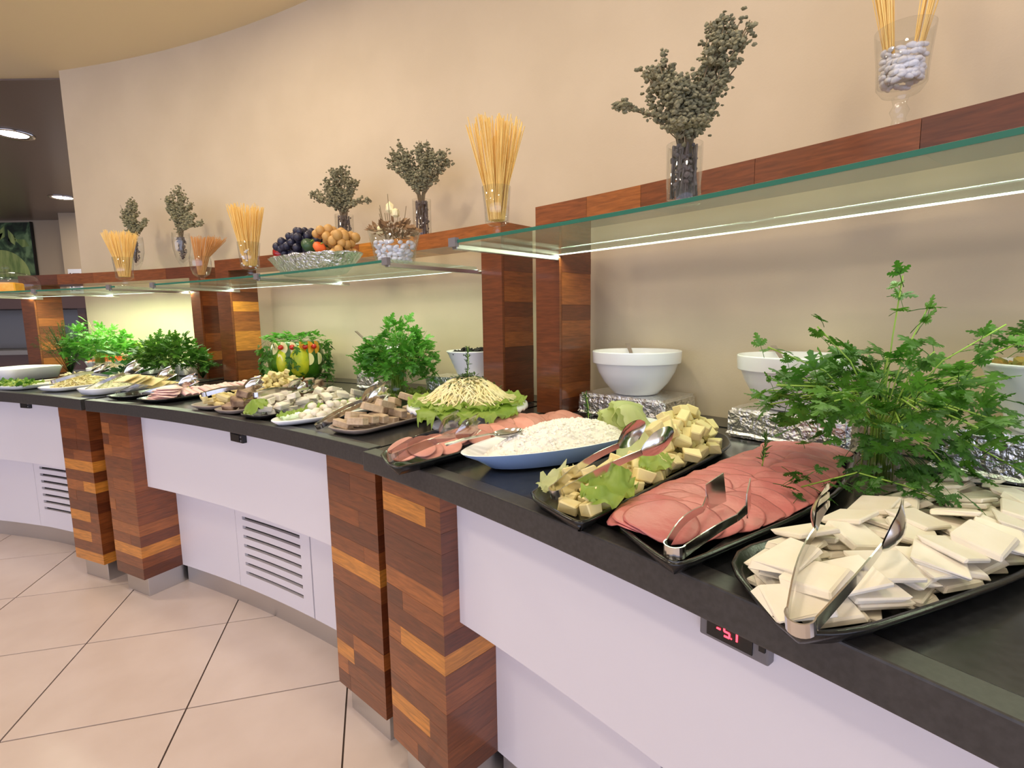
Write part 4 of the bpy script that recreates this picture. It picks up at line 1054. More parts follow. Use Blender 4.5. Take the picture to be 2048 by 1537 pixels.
fr_ = [(.05, .90), (.11, .80), (.17, .84), (.33, 1.02), (.27, 1.11)]
for lay, (nn, zz) in enumerate(((24, .015), (12, .028))):
    for p in sprinkle(inset(fr_, .01 + .012 * lay), nn, g, .027):
        settle('cheese_cube', g.choice(CU), near(p, .02, g), g.uniform(0, 6.2), lab, 'cheese', 'diced cheese on the lettuce platter', .6, .001)
drape(lettuce('bright green lettuce leaf under the diced cheese tongs', (.115, .805, ZT + .020), (.1, -.12, .75), .125, .07, 'lettuce', 3, 'lettuce leaves on the diced cheese platter'))
drape(lettuce('curled lettuce leaf between the two heaps of diced cheese', (.25, .965, ZT + .014), (.2, -.1, .9), .10, .06, 'lettuce', 4, 'lettuce leaves on the diced cheese platter'))
drape(lettuce('pale lettuce leaf along the edge of the diced cheese', (.23, 1.10, ZT + .022), (.1, -.1, .9), .12, .06, 'lettuce_pale', 5, 'lettuce leaves on the diced cheese platter', .10, .12))
drape(lettuce('small lettuce tip at the end of the diced cheese', (.05, .925, ZT + .016), (.1, -.2, .8), .09, .05, 'lettuce_pale', 6, 'lettuce leaves on the diced cheese platter'))
tongs('steel spoon-ended tongs resting on the diced cheese', (.066, .856, ZT + .020), 29, 8, .26, 'spoon', open_=.06)
# --- crumbled cheese on a boat plate
fc, fa = Vector((.146, 1.276, 0)), radians(36.5); fu = Vector((cos(fa), sin(fa), 0)); fv = Vector((fu.y, -fu.x, 0))
def boat(L, W, n=40):
    pts = []
    for i in range(n):
        a = 2 * pi * i / n; x = cos(a); y = sin(a); pts.append((fc + fu * x * L + fv * (y * W * (1 - .15 * x * x)))[:2])
    return [tuple(p) for p in pts]
BO = boat(.315, .118)
def boat_plate(label, outline, z, h=.044):
    n = len(outline); cx_ = sum(p[0] for p in outline) / n; cy_ = sum(p[1] for p in outline) / n
    def sc(k): return [((p[0] - cx_) * k, (p[1] - cy_) * k) for p in outline]
    root = thing('boat_plate', label, 'plate', (cx_, cy_, z)); n = len(outline)
    loops = [(sc(.74), 0), (sc(.77), .002), (sc(.88), h * .55), (sc(.975), h - .006), (sc(1.0), h), (sc(.99), h + .001), (sc(.95), h - .002), (sc(.84), h * .6), (sc(.70), .006)]
    for nm, a, b, m in (('underside', 0, 4, 'blue_ceramic'), ('bowl', 4, 8, 'ceramic')):
        vs = []; fs = []
        for lp, zz in loops[a:b + 1]: vs += [(p[0], p[1], zz) for p in lp]
        for k in range(b - a):
            for i in range(n): j = (i + 1) % n; fs.append((k * n + i, k * n + j, (k + 1) * n + j, (k + 1) * n + i))
        fs.append(tuple(range(n))[::-1] if a == 0 else tuple((b - a) * n + i for i in range(n)))
        mb = MB(); mb.add(vs, fs, True); mb.sm[-1] = False; stamp(build(nm, mb, m, root))
    return root
boat_plate('long pointed plate, white with a pale blue underside, holding crumbled cheese', BO, ZT)
def crumbs(name, label, cat, c, uu, vv_, L, W, h, n, s, m, seed, z, group=None):
    g = random.Random(seed); mb = MB(); vs = []; fs = []; nr, na = 10, 40
    for i in range(nr + 1):
        q = i / nr
        for j in range(na):
            a = 2 * pi * j / na; p = c + uu * L * q * cos(a) + vv_ * W * q * sin(a); zz = h * (1 - q ** 2.2)
            k = noise.noise(Vector((p.x * 60, p.y * 60, seed))) * h * .16
            vs.append((p.x, p.y, z + max(0, zz + k)))
    for i in range(nr):
        for j in range(na): j2 = (j + 1) % na; fs.append((i * na + j, i * na + j2, (i + 1) * na + j2, (i + 1) * na + j))
    mb.add(vs, [f[::-1] for f in fs], True)
    for i in range(n):
        a = g.uniform(0, 6.3); q = sqrt(g.random()) * .99; p = c + uu * L * q * cos(a) + vv_ * W * q * sin(a); zz = h * (1 - q ** 2.2)
        mb.ico((p.x, p.y, z + zz), s * g.uniform(.5, 1.3), 0 if s < .006 else 1, (1, g.uniform(.6, 1), g.uniform(.6, 1)), jit=.25, rg=g)
    o = build(name, mb, m); return tag(o, label, cat, group, 'stuff')
crumbs('crumbled_cheese', 'heap of crumbled white cheese filling the long pointed plate', 'cheese', fc - fu * .035, fu, fv, .225, .088, .062, 1500, .0048, 'feta', 8, ZT + .019)
spoon('steel serving spoon pushed into the crumbled cheese', (-.150, 1.132, ZT + .056), (-.012, 1.19, ZT + .070), 'chrome', .027)
root = thing('lettuce_heart', 'pale folded lettuce heart at the end of the crumbled cheese', 'lettuce', fc + fu * .135 + Vector((0, 0, ZT + .040)), (0, 0, fa))
for k, (dx, dy, dz, yaw, L_, W_, m_) in enumerate(((.0, -.045, .045, .25, .15, .12, 'lettuce_pale'), (.0, .045, .030, -.25, .15, .11, 'lettuce_pale'), (.01, .0, .052, .05, .15, .12, 'lettuce_pale'), (-.02, .02, .030, -.1, .12, .09, 'lettuce_pale'), (.06, -.02, .036, .5, .12, .12, 'lettuce_pale'))):
    me = ruffle_mesh(200 + k, L_, W_, .045, 18, 14, 1.5); me.transform(Matrix.Rotation(pi, 4, 'X')); me.transform(Matrix.Translation((0, 0, .02)))
    drape(link('leaf', me, root, M[m_], (dx * .8, dy * .7, dz), (0, -.12, yaw), .82))
def rosemary(label, loc, d, L, seed, group='rosemary sprigs'):
    g = random.Random(seed); root = thing('rosemary_sprig', label, 'rosemary', loc, group=group); d = Vector(d).normalized(); mb = MB(); mb.tube([(0, 0, 0), d * L * .5 + Vector((.003, 0, 0)), d * L], .0012, 5); build('stalk', mb, 'stem', root)
    nb = MB()
    for i in range(int(L / .0022)):
        p = d * L * (.15 + .85 * i / (L / .0022)); e = (d * .8 + rnd_dir(g)).normalized() * g.uniform(.010, .018); nb.tube([p, p + e * .6, p + e], [.0009, .0011, .0003], 4)
    o = build('needles', nb, 'leaf_dark', root); o['kind'] = 'stuff'; return root
rosemary('rosemary sprig standing by the crumbled cheese lettuce', fc + fu * .12 - fv * .06 + Vector((0, 0, ZT + .055)), (-.1, .1, 1), .075, 4)
rosemary('thin rosemary sprig lying on the mortadella', (.50, 1.02, ZT + .03), (.2, .3, .75), .07, 5)
# --- sausage slices
T5o = [(-.330, 1.238), (-.264, 1.082), (-.235, 1.076), (-.09, 1.235), (.10, 1.45), (.235, 1.60), (.27, 1.66), (.22, 1.70), (.14, 1.69), (-.09, 1.47)]
dish('platter', 'black platter of round pink sausage slices', 'platter', T5o, 'melamine', ZT, .022)
SA = [disc_mesh('sausage_slice', .034, .0042, k + 20, 'sausage', .03, .001, 18) for k in range(4)]
g = random.Random(66); lab = 'round pink sausage slice on the black platter beside the boat plate'
su = (Vector((.22, 1.66, 0)) - Vector((-.25, 1.17, 0))); SLn = su.length; su.normalize(); sv = Vector((su.y, -su.x, 0)); s0 = Vector((-.272, 1.176, 0))
for i in range(15):
    s = 1 - i / 14
    for j in (-1, 0, 1):
        c = s0 + su * (.038 + s * (SLn - .062)) + sv * (j * .030 + .006 * sin(pi * s) + g.uniform(-.006, .006)) + su * g.uniform(-.01, .01)
        settle('sausage_slice', g.choice(SA), near(c, .016, g, 10), g.uniform(0, 6.2), lab, 'sausage', 'sausage slices on the black platter', .45, .001)
tongs('clear plastic tongs resting on the sausage slices', (-.270, 1.112, ZT + .02), 45, 11, .235, 'flute', 'plastic_clear', open_=.06, wid=.022)
# --- white bowls on foil risers
def radial(th): return (P(th, 1) - Vector((CX, CY, 0)))
foil_box('foil-wrapped riser under the white bowl with the lettuce heart in front', frame(44.66, 6.955, 2), .325, .225, .074, 1)
foil_box('foil-wrapped riser under the white bowl half hidden by parsley', frame(40.45, 6.955, 0), .30, .225, .080, 2)
foil_box('foil-wrapped riser under the ribbed salad bowl', frame(36.6, 6.955, 0), .33, .225, .095, 3)
BG = 'plain white bowls on foil risers'
bowl('plain white bowl with a spoon handle, standing clear of the parsley', P(44.6, 7.048, ZTOP + .0755), .146, .145, BG)
spoon('spoon handle leaning out of the plain white bowl', P(45.45, 7.158, ZTOP + .236), P(44.5, 7.04, ZTOP + .13), group='spoons in the white bowls')
bowl('plain white bowl half hidden behind the parsley glass', P(40.55, 7.05, ZTOP + .0815), .146, .145, BG)
spoon('spoon handle leaning out of the bowl behind the parsley', P(41.40, 7.155, ZTOP + .242), P(40.5, 7.04, ZTOP + .14), group='spoons in the white bowls')
bc = P(36.45, 7.05, ZTOP + .0965); bowl('ribbed white flared bowl of salad greens', bc, .142, .135, None, True)
g = random.Random(12); root = thing('salad_greens', 'mixed salad leaves heaped in the ribbed bowl', 'salad', bc + Vector((0, 0, .12)))
mb = MB()
for i in range(120):
    a = g.uniform(0, 6.3); rr = .12 * sqrt(g.random()); c = Vector((cos(a) * rr, sin(a) * rr, g.uniform(0, .02))); mb.ico(c, g.uniform(.008, .018), 1, (1, .8, .4), rnd_dir(g).to_track_quat('Z', 'Y').to_matrix(), jit=.3, rg=g)
o = build('salad_mix', mb, 'salad', root); o['kind'] = 'stuff'
for i in range(26):
    a = g.uniform(0, 6.3); rr = g.uniform(.03, .13); put_leaf(root, Vector((cos(a) * rr, sin(a) * rr, .02 + g.uniform(0, .07))), Vector((cos(a), sin(a), g.uniform(-.3, .7))), g.uniform(.028, .042), 'leaf_dark', g)
# --- parsley glass
q = P(38.2, 6.735, ZTOP); goblet('clear tumbler of parsley stems beside the mortadella', q, .036, .12, 'glasses of parsley', 'straight', 'tumbler')
root = thing('parsley_bunch', 'large loose bunch of dark flat-leaf parsley in a tumbler', 'parsley', q, group='parsley bunches')
bunch(root, 200, 'leaf', .285, .20, .125, .028, .046, 71, .45, 1.0, (0, 0), .40, extra=160)
g = random.Random(72)
for i in range(46):       # stems hanging over the glass towards the platter
    a = g.uniform(-2.6, .5); rr = g.uniform(.064, .14); put_leaf(root, Vector((cos(a) * rr, sin(a) * rr, g.uniform(.04, .13))), Vector((cos(a), sin(a), -.8)), g.uniform(.032, .048), 'leaf_dark', g)
st = MB()
for tip, tall in (((.02, .0, .40), 1), ((.24, -.02, .28), 0), ((.27, .03, .22), 0), ((-.19, .06, .27), 0), ((-.13, .0, .31), 0), ((.07, .0, .34), 0), ((.17, -.05, .31), 0), ((.2, -.09, .05), 0), ((.10, -.12, .0), 0)):
    e = Vector(tip); st.tube([(0, 0, .09), (e.x * .06, e.y * .06, .135), e * .5 + Vector((0, 0, .09)), e], .0015, 4)
    for k in range(5):
        put_leaf(root, e.lerp(e * .62 + Vector((0, 0, .06)), k / 5) + rnd_dir(g) * .012, e * 1.2 - Vector((0, 0, e.z * .8)) + rnd_dir(g) * .2, g.uniform(.026, .04), 'leaf', g)
build('long_stems', st, 'stem', root)
for c in root.children:
    if c.name.startswith('leaf') and c.location.z < .12: lift(c, .06)
root = thing('parsley_sprig', 'parsley sprig fallen between the platters', 'parsley', (.52, .83, ZT + .04), group='fallen parsley sprigs')
for i in range(34):
    t = i / 33; put_leaf(root, Vector((-.06 + .21 * t, .04 - .10 * t + g.uniform(-.03, .03), g.uniform(.0, .03))), Vector((1, -.5, 0)) + rnd_dir(g), g.uniform(.022, .036), 'leaf_dark', g)
for c in root.children: lift(c, .08)
st = MB(); st.tube([(-.03, .03, .0), (.05, .01, .03), (.10, -.03, .02), (.15, -.06, .0)], .0014, 4); build('stems', st, 'stem', root)
root = thing('parsley_sprig', 'single parsley leaf lying on the mortadella', 'parsley', (.475, .845, ZT + .035), group='fallen parsley sprigs')
lift(put_leaf(root, Vector((0, 0, -.02)), Vector((.6, .6, .1)), .026, 'leaf_dark', g), .06)
# --- cable clips at the open end of the worktop
for th in (35.35, 35.15):
    n = radial(th); t = Vector((n.y, -n.x, 0)); mb = MB(); mb.box((0, 0, 0), t * .0035, n * .004, (0, 0, .011))
    o = build('edge_clip', mb, 'grey_plastic', loc=P(th, RLEG - .034 + .008, ZUND + .012)); tag(o, 'small grey clip on the worktop edge', 'clip', 'clips on the worktop edge')
# --- string cheese mound on a cake stand
q = P(47.15, 6.56, ZTOP); root = thing('cake_stand', 'white cake stand with scalloped rim', 'cake stand', q)
mb = MB(); mb.lathe([(0, 0), (.112, 0), (.116, .004), (.112, .012), (.075, .018), (.068, .03), (.062, .06), (.07, .068), (0, .068)], 40, closed=True); build('foot', mb, 'ceramic', root)
mb = MB(); n = 120; vs = []; fs = []
prof = [(0, .068), (.14, .068), (.186, .055), (.188, .060), (.186, .073), (.15, .078), (0, .078)]
for i in range(n):
    a = 2 * pi * i / n; sca = .006 * abs(sin(a * 18))
    for k, (rr, z) in enumerate(prof): vs.append((rr * cos(a), rr * sin(a), z + (sca if k in (2, 3) else 0)))
m_ = len(prof)
for i in range(n):
    j = (i + 1) % n
    for k in range(m_ - 1): fs.append((i * m_ + k, j * m_ + k, j * m_ + k + 1, i * m_ + k + 1))
mb.add(vs, fs, True); stamp(build('scalloped_plate', mb, 'ceramic', root))
for i in range(9):
    a = 2 * pi * i / 9 + .2
    drape(lettuce('ruffled lettuce leaf round the string cheese on the cake stand', q + Vector((cos(a) * .100, sin(a) * .100, .082)), (random.Random(i).uniform(-.15, .15), .02 + .06 * random.Random(i + 5).random(), a), .085, .11, 'lettuce', 50 + i, 'lettuce leaves on the cake stand', .16, .25))
for i in range(4):
    a = atan2(-q.y, -q.x) - .62 + .4 * i
    drape(lettuce('frilly lettuce leaf hanging over the cake stand rim', q + Vector((cos(a) * .115, sin(a) * .115, .086)), (random.Random(i + 9).uniform(-.15, .15), .16 + .1 * random.Random(i + 2).random(), a), .105, .11, 'lettuce', 90 + i, 'lettuce leaves hanging from the cake stand', .2, -.35))
g = random.Random(44); mb = MB()
vs = []; nr, na = 8, 32; fs = []
for i in range(nr + 1):
    qf = i / nr
    for j in range(na): a = 2 * pi * j / na; vs.append((cos(a) * .125 * qf, sin(a) * .125 * qf, .066 * (1 - qf ** 2)))
for i in range(nr):
    for j in range(na): j2 = (j + 1) % na; fs.append((i * na + j, (i + 1) * na + j, (i + 1) * na + j2, i * na + j2))
mb.add(vs, fs, True)
for i in range(420):
    a = g.uniform(0, 6.3); qf = sqrt(g.random()) * .95; L = g.uniform(.03, .06); b = a + g.uniform(-1.2, 1.2)
    def on(x, y): rr = min(1, hypot(x, y) / .128); return Vector((x, y, .068 * (1 - rr * rr) + .004))
    x, y = cos(a) * .12 * qf, sin(a) * .12 * qf
    mb.tube([on(x, y), on(x + cos(b) * L * .5, y + sin(b) * L * .5) + Vector((0, 0, .003)), on(x + cos(b) * L, y + sin(b) * L)], .0022, 4)
root = thing('string_cheese', 'mound of pale string cheese sprinkled with herbs on the cake stand', 'cheese', q + Vector((0, 0, .082)))
o = build('strands', mb, 'pasta', root); o['kind'] = 'stuff'
mb = MB()
for i in range(230):
    a = g.uniform(0, 6.3); rr = abs(g.gauss(0, .045)); rr = min(rr, .115); c = Vector((cos(a) * rr, sin(a) * rr, .068 * (1 - (rr / .128) ** 2) + .010)); d = rnd_dir(g); d.z *= .25; d.normalize(); s = d.cross(Vector((0, 0, 1))).normalized(); L = g.uniform(.006, .012)
    mb.add([c, c + d * L + s * L * .4, c + d * L * 1.8, c + d * L - s * L * .4], [(0, 1, 2, 3)])
o = build('chopped_herbs', mb, 'herb', root); o['kind'] = 'stuff'
rosemary('rosemary sprig standing in the string cheese mound', q + Vector((0, 0, .15)), (.05, -.1, 1), .10, 9)
# ================================================================== FOOD, MIDDLE BAY
TURN = 8
def tray_on(th, r, L, W, m, label, turn=TURN, W1=None, back=0, h=.016, cat='tray', z=ZT):
    fr = frame(th, r, turn); ol = rect_outline(fr, L, W, W1, back); dish('serving_tray', label, cat, ol, m, z, h); return fr, smooth_poly(ol)
# halva bars on taupe tray
fr, ol = tray_on(49.05, 6.235, .40, .165, 'taupe_tray', 'taupe tray of beige halva bars')
HB = [chunk_mesh('halva_bar', .066, .026, .022, k, .08, 'halva', .002) for k in range(4)]
g = random.Random(5); o, u, v = fr; lab = 'beige halva bar stacked on the taupe tray'
for i in range(8):
    for j in (-1, 1):
        c = o + u * (.045 + .042 * i) + v * (j * .033 + g.uniform(-.003, .003))
        settle('halva_bar', g.choice(HB), [(c.x, c.y)], atan2(v.y, v.x) + g.uniform(-.12, .12), lab, 'halva', 'halva bars on the taupe tray')
for i in range(6):
    c = o + u * (.08 + .045 * i) + v * g.uniform(-.03, .03); settle('halva_bar', g.choice(HB), [(c.x, c.y)], atan2(u.y, u.x) + g.uniform(-.9, .5), lab, 'halva', 'halva bars on the taupe tray')
tongs('fluted steel tongs lying across the halva bars', (-.605, 1.588, ZT + .010), 40, 9, .25, 'flute', open_=.04)
# white oval plate of curd balls with lettuce
fc2 = P(51.9, 6.44); aa = radians(51.9 + TURN); uu2 = Vector((cos(aa), sin(aa), 0)); vv2 = Vector((uu2.y, -uu2.x, 0))
OV = [tuple((fc2 + uu2 * .27 * cos(2 * pi * i / 28) + vv2 * .098 * sin(2 * pi * i / 28))[:2]) for i in range(28)]
dish('oval_plate', 'white oval plate of curd and lettuce between two trays', 'plate', OV, 'ceramic', ZT, .018, .009, .02, smooth=1)
g = random.Random(15)
cm = MB(); cm.ico((0, 0, 0), 1, 2, (1, .9, .72), jit=.05, rg=g); CURD = cm.mesh('curd_ball'); CURD.materials.append(M['cheese']); CURD.polygons.foreach_set('use_smooth', [True] * len(CURD.polygons))
for i in range(34):
    c = fc2 + uu2 * g.uniform(-.16, .18) + vv2 * g.uniform(-.01, .035)
    settle('curd_ball', CURD, near(c, .03, g, 10), g.uniform(0, 6), 'white curd ball on the oval plate beside lettuce', 'cheese', 'curd balls on the oval plate', .1, .002, g.uniform(.014, .018))
for i in range(9):
    c = fc2 + uu2 * (-.22 + .05 * i) - vv2 * (.045 + .01 * (i % 2)); drape(lettuce('curly lettuce leaf along the curd balls', (c.x, c.y, ZT + .02), (g.uniform(-.3, .3), -.1, atan2(uu2.y, uu2.x) + g.uniform(-.5, .5)), .05, .05, 'lettuce', 80 + i, 'lettuce leaves on the oval plate', .2, .3))
# white cheese pieces on lettuce, black tray
fr, ol = tray_on(53.35, 6.185, .52, .155, 'melamine', 'black tray of white cheese wedges on lettuce')
WD = [chunk_mesh('cheese_wedge', .042, .032, .021, k + 30, .3, 'cheese', .0025) for k in range(5)]
o, u, v = fr; g = random.Random(19)
for i in range(40):
    settle('cheese_wedge', g.choice(WD), spots(patch(o, u, v, 0.045, 0.475, 0.045), g, 14), g.uniform(0, 6), 'white cheese wedge on the black tray with lettuce', 'cheese', 'cheese wedges on the lettuce tray')
drape(lettuce('lettuce leaf under the white cheese wedges', o + u * .005 + Vector((0, 0, ZT + .012)), (.1, -.1, atan2(u.y, u.x)), .06, .09, 'lettuce', 71, 'lettuce leaves on the cheese wedge tray', .2))
tongs('fluted steel tongs lying on the white cheese wedges', (-.912, 1.825, ZT + .012), 60, 9, .23, 'flute', open_=.05)
# marbled halva, grey tray
fr, ol = tray_on(55.1, 6.185, .55, .15, 'taupe_tray', 'taupe tray of brown marbled halva slabs', W1=.12)
BB = [chunk_mesh('marbled_halva', .05, .04, .026, k + 50, .15, 'brown_bread', .003) for k in range(4)]
o, u, v = fr
for i in range(24):
    settle('marbled_halva', g.choice(BB), spots(patch(o, u, v, 0.05, 0.5, 0.03), g, 14), g.uniform(0, 6), 'brown marbled halva slab on the taupe tray', 'halva', 'marbled halva slabs')
# yellow cheese sticks, grey tray, with a heap of cubes behind
fr, ol = tray_on(56.75, 6.19, .55, .165, 'taupe_tray', 'long taupe tray of heaped cheese cubes', W1=.25)
o, u, v = fr; CS = [chunk_mesh('cheese_stick', .055, .02, .018, k + 60, .12, 'cheese_y', .0025) for k in range(4)]
for i in range(26):
    settle('cheese_stick', g.choice(CS), spots(patch(o, u, v, 0.045, 0.24, 0.042), g, 14), atan2(v.y, v.x) + g.uniform(-.5, .5), 'pale cheese stick at the open end of the long taupe tray', 'cheese', 'cheese sticks on the long tray')
hc = o + u * .37; C2 = [chunk_mesh('cheese_cube', .023, .021, .018, k + 70, .15, 'cheese_y', .0022) for k in range(4)]
cnt = 0
for lay in range(6):
    R_ = .165 - .025 * lay
    for k in range(int(44 - 7 * lay)):
        a = g.uniform(0, 6.3); rr = R_ * sqrt(g.random()); c = hc + u * cos(a) * rr * .95 + v * (sin(a) * rr * .55)
        settle('cheese_cube', g.choice(C2), near(c, .034, g, 12), g.uniform(0, 6), 'pale cheese cube in the big heap before the watermelon', 'cheese', 'cheese cube heap', .5, .0025); cnt += 1
tongs('steel spoon-ended tongs over the cheese cube heap', (-1.355, 2.50, ZT + .065), 48, 8, .27, 'spoon', open_=.05)
tongs('fluted steel tongs lying on the cheese sticks', (-1.205, 2.008, ZT + .012), 36, 9, .22, 'flute', open_=.035)
# rolled pale ham, black tray
fr, ol = tray_on(60.35, 6.175, .50, .175, 'melamine', 'black tray of rolled pale ham', W1=.24)
o, u, v = fr
def roll_mesh(seed, R_=.0155, L=.052, m='ham_pale'):
    g = random.Random(seed); mb = MB(); n = 22; vs = []; fs = []
    for i in range(n + 1):
        a = 2 * pi * 1.35 * i / n + seed; rr = R_ * (1 - .28 * i / n); sq = .72
        for x in (-L / 2, 0, L / 2): vs.append((x + .006 * sin(a), rr * cos(a), rr * sin(a) * sq))
    for i in range(n):
        for k in range(2): b = i * 3 + k; fs.append((b, b + 1, b + 4, b + 3))
    k = len(vs); vs += [(x, y * .93, z * .93) for x, y, z in vs]; fs += [tuple(q_ + k for q_ in f[::-1]) for f in fs]
    mb.add(vs, fs, True); me = mb.mesh('ham_roll'); me.materials.append(M[m]); return me
HR = [roll_mesh(k) for k in range(4)]
for row in range(3):
    for i in range(11):
        c = o + u * (.145 + .032 * i) + v * ((row - 1) * .054 * (.92 + .03 * i)); settle('ham_roll', g.choice(HR), [(c.x, c.y)], atan2(v.y, v.x) + g.uniform(-.08, .08), 'pale pink ham roll on the black tray', 'ham', 'ham rolls on the black tray')
HF = [disc_mesh('ham_slice', .050, .003, k + 90, 'ham_pale', .12, .004) for k in range(4)]
for i in range(12):
    c = o + u * (.065 + .004 * i) + v * g.uniform(-.022, .022); lay_slice('ham_slice', g.choice(HF), c.x, c.y, g.uniform(0, 6), .003, 'flat pale ham slice folded at the open end of the tray', 'ham', 'flat ham slices on the black tray')
tongs('fluted steel tongs lying on the ham slices', (-1.70, 2.36, ZT + .04), 24, 5, .24, 'flute', open_=.04)
# sliced yellow cheese, dark tray
fr, ol = tray_on(62.55, 6.17, .42, .17, 'melamine', 'black tray of sliced yellow cheese beside the ham')
o, u, v = fr; YS = [chunk_mesh('yellow_cheese_slice', .075, .070, .004, k + 110, .06, 'cheese_y', .001) for k in range(3)]
for i in range(20):
    c = o + u * (.065 + .0145 * (19 - i)) + v * g.uniform(-.02, .02); settle('yellow_cheese_slice', g.choice(YS), [(c.x, c.y)], atan2(u.y, u.x) + g.uniform(-.15, .15), 'thin yellow cheese slice on the black tray beside the ham', 'cheese', 'yellow cheese slices')
tongs('fluted steel tongs lying on the yellow cheese slices', (-1.845, 2.42, ZT + .03), 40, 6, .25, 'flute', open_=.04)
# carved watermelon
q = P(60.5, 6.955, ZTOP); root = thing('carved_watermelon', 'watermelon carved as two faces with parsley hair and fruit eyes', 'watermelon', q)
mb = MB(); mb.lathe([(0, .0), (.07, .0), (.115, .03), (.142, .09), (.145, .14), (.13, .20), (.118, .225), (.10, .225), (0, .22)], 40, closed=True); build('rind', mb, 'melon', root)
toc = Vector((0, 0, 0)) - q; base_a = atan2(-q.y, -q.x)
def on_melon(da, z, R_): a = base_a + da; return Vector((cos(a) * R_, sin(a) * R_, z)), a
g = random.Random(61)
p, a = on_melon(.10, .12, .125); mb = MB(); mb.ico((0, 0, 0), 1, 2, (.034, .052, .088)); build('carved_face', mb, 'melon_flesh', root, loc=p, rot=(0, 0, a))
p, a = on_melon(-.55, .12, .127); mb = MB(); mb.ico((0, 0, 0), 1, 2, (.03, .036, .07)); build('carved_face', mb, 'melon_flesh', root, loc=p, rot=(0, 0, a))
wm = MB(); wm.arc(lambda t: Vector((0, -.028 + .056 * t, 0)), lambda t: Vector((0, -.028 + .056 * t, 0)), 0, .001, 2)
def half_slice(m, w, h, loc, a, name):
    mb = MB(); n = 12; vs = []; 
    for x in (0, .006):
        vs.append((x, -w * .0, -0.0)); vs += [(x, w * sin(pi * i / n) , h * cos(pi * i / n)) for i in range(n + 1)]
    k = n + 2; fs = [tuple(range(k))[::-1], tuple(range(k, 2 * k))] + [(i, (i + 1) % k, (i + 1) % k + k, i + k) for i in range(k)]
    mb.add(vs, fs); return build(name, mb, m, root, loc=loc, rot=(0, 0, a))
for da, nm, m in ((-.62, 'lemon_slice', 'lemon'), (.42, 'lemon_slice', 'lemon'), (.80, 'lemon_slice', 'lemon')):
    p, a = on_melon(da, .135, .146); half_slice(m, .026, .032, p, a, nm)
for da in (-.95, -.55, -.2, .12, .45, .75):
    p, a = on_melon(da, .195, .135); half_slice('orange' if da > 0 else 'lemon', .034, .034, p, a + .2, 'orange_slice')
for da in (-.50, -.12, .30, .62):
    p, a = on_melon(da, .20, .152); mb = MB(); mb.ico((0, 0, 0), .0145, 2); build('cherry_tomato', mb, 'tomato', root, loc=p)
p, a = on_melon(.15, .03, .125); mb = MB(); mb.ico((0, 0, 0), .014, 2); build('cherry_tomato', mb, 'tomato', root, loc=p)
for i in range(120):
    a = g.uniform(0, 6.3); rr = g.uniform(.02, .15); d = Vector((cos(a), sin(a), .1)); z = .235 + .035 * g.random() - max(0, rr - .12) * .6; put_leaf(root, Vector((cos(a) * rr, sin(a) * rr, z)), d + rnd_dir(g) * .6, g.uniform(.03, .05), 'leaf_bright', g)
for i in range(110):
    da = g.choice([-1.1, -.9, .95, 1.1, 1.25, -.1, -1.3]) + g.uniform(-.15, .15); z = g.uniform(.02, .23) if abs(da) > .5 else g.uniform(.1, .22); p, a = on_melon(da, z, .155 + g.uniform(0, .03)); put_leaf(root, p, Vector((cos(a) * .3, sin(a) * .3, -1)) + rnd_dir(g) * .5, g.uniform(.028, .045), 'leaf_dark' if g.random() < .5 else 'leaf', g)
for i in range(50):
    a = base_a + g.uniform(-1.5, 1.5); rr = g.uniform(.12, .165); put_leaf(root, Vector((cos(a) * rr, sin(a) * rr, g.uniform(.02, .055))), Vector((cos(a), sin(a), -.1)) + rnd_dir(g) * .5, g.uniform(.028, .045), 'leaf_dark', g)
for c in root.children:
    if c.name.startswith('leaf') and c.location.z < .10: lift(c, .07)
# parsley glass with bright leaves
q = P(53.0, 6.82, ZTOP); goblet('tumbler of parsley beside the carved watermelon', q, .04, .12, 'glasses of parsley', 'straight', 'tumbler')
root = thing('parsley_bunch', 'full bright green parsley bunch between watermelon and cake stand', 'parsley', q, group='parsley bunches')
bunch(root, 260, 'leaf_bright', .325, .165, .10, .03, .052, 73, .42, 1.0, (0, 0), .45, extra=260)
for i in range(8):
    a = i * .8; drape(lettuce('curly lettuce leaf round the foot of the bright parsley', q + Vector((cos(a) * .046, sin(a) * .046, .008)), (g.uniform(-.2, .2), -.1, a), .09, .075, 'lettuce', 120 + i, 'lettuce leaves under the bright parsley', .16, .3))
# foil blocks and back bowls
foil_box('small foil-wrapped block beside the watermelon', frame(56.0, 6.93, 0), .12, .13, .085, 5)
foil_box('small foil-wrapped block behind the bright parsley', frame(51.9, 6.93, 0), .16, .14, .085, 6)
bowl('white bowl with a spoon behind the bright parsley', P(55.55, 7.03, ZTOP + .0865), .125, .115, 'white bowls behind the parsley')
spoon('spoon handle leaning out of the bowl behind the bright parsley', P(57.3, 7.03, ZTOP + .278), P(56.0, 7.03, ZTOP + .155), group='spoons in the white bowls')
q = P(50.9, 7.03, ZTOP + .0865); bowl('ribbed white bowl of dried dark leaves beside the post', q, .115, .11, None, True)
foil_box('foil-wrapped block under the bowl of dark leaves', frame(50.4, 6.93, 0), .12, .14, .085, 7)
mb = MB()
for i in range(160):
    a = g.uniform(0, 6.3); rr = .1 * sqrt(g.random()); mb.ico((cos(a) * rr, sin(a) * rr, .10 + .026 * (1 - (rr / .1) ** 2) * g.random()), g.uniform(.005, .011), 1, (1.6, .7, .3), rnd_dir(g).to_track_quat('Z', 'Y').to_matrix(), jit=.25, rg=g)
o = build('dried_leaves', mb, 'dark_herb', loc=q); tag(o, 'heap of dried dark leaves in the ribbed bowl', 'dried herbs', None, 'stuff')

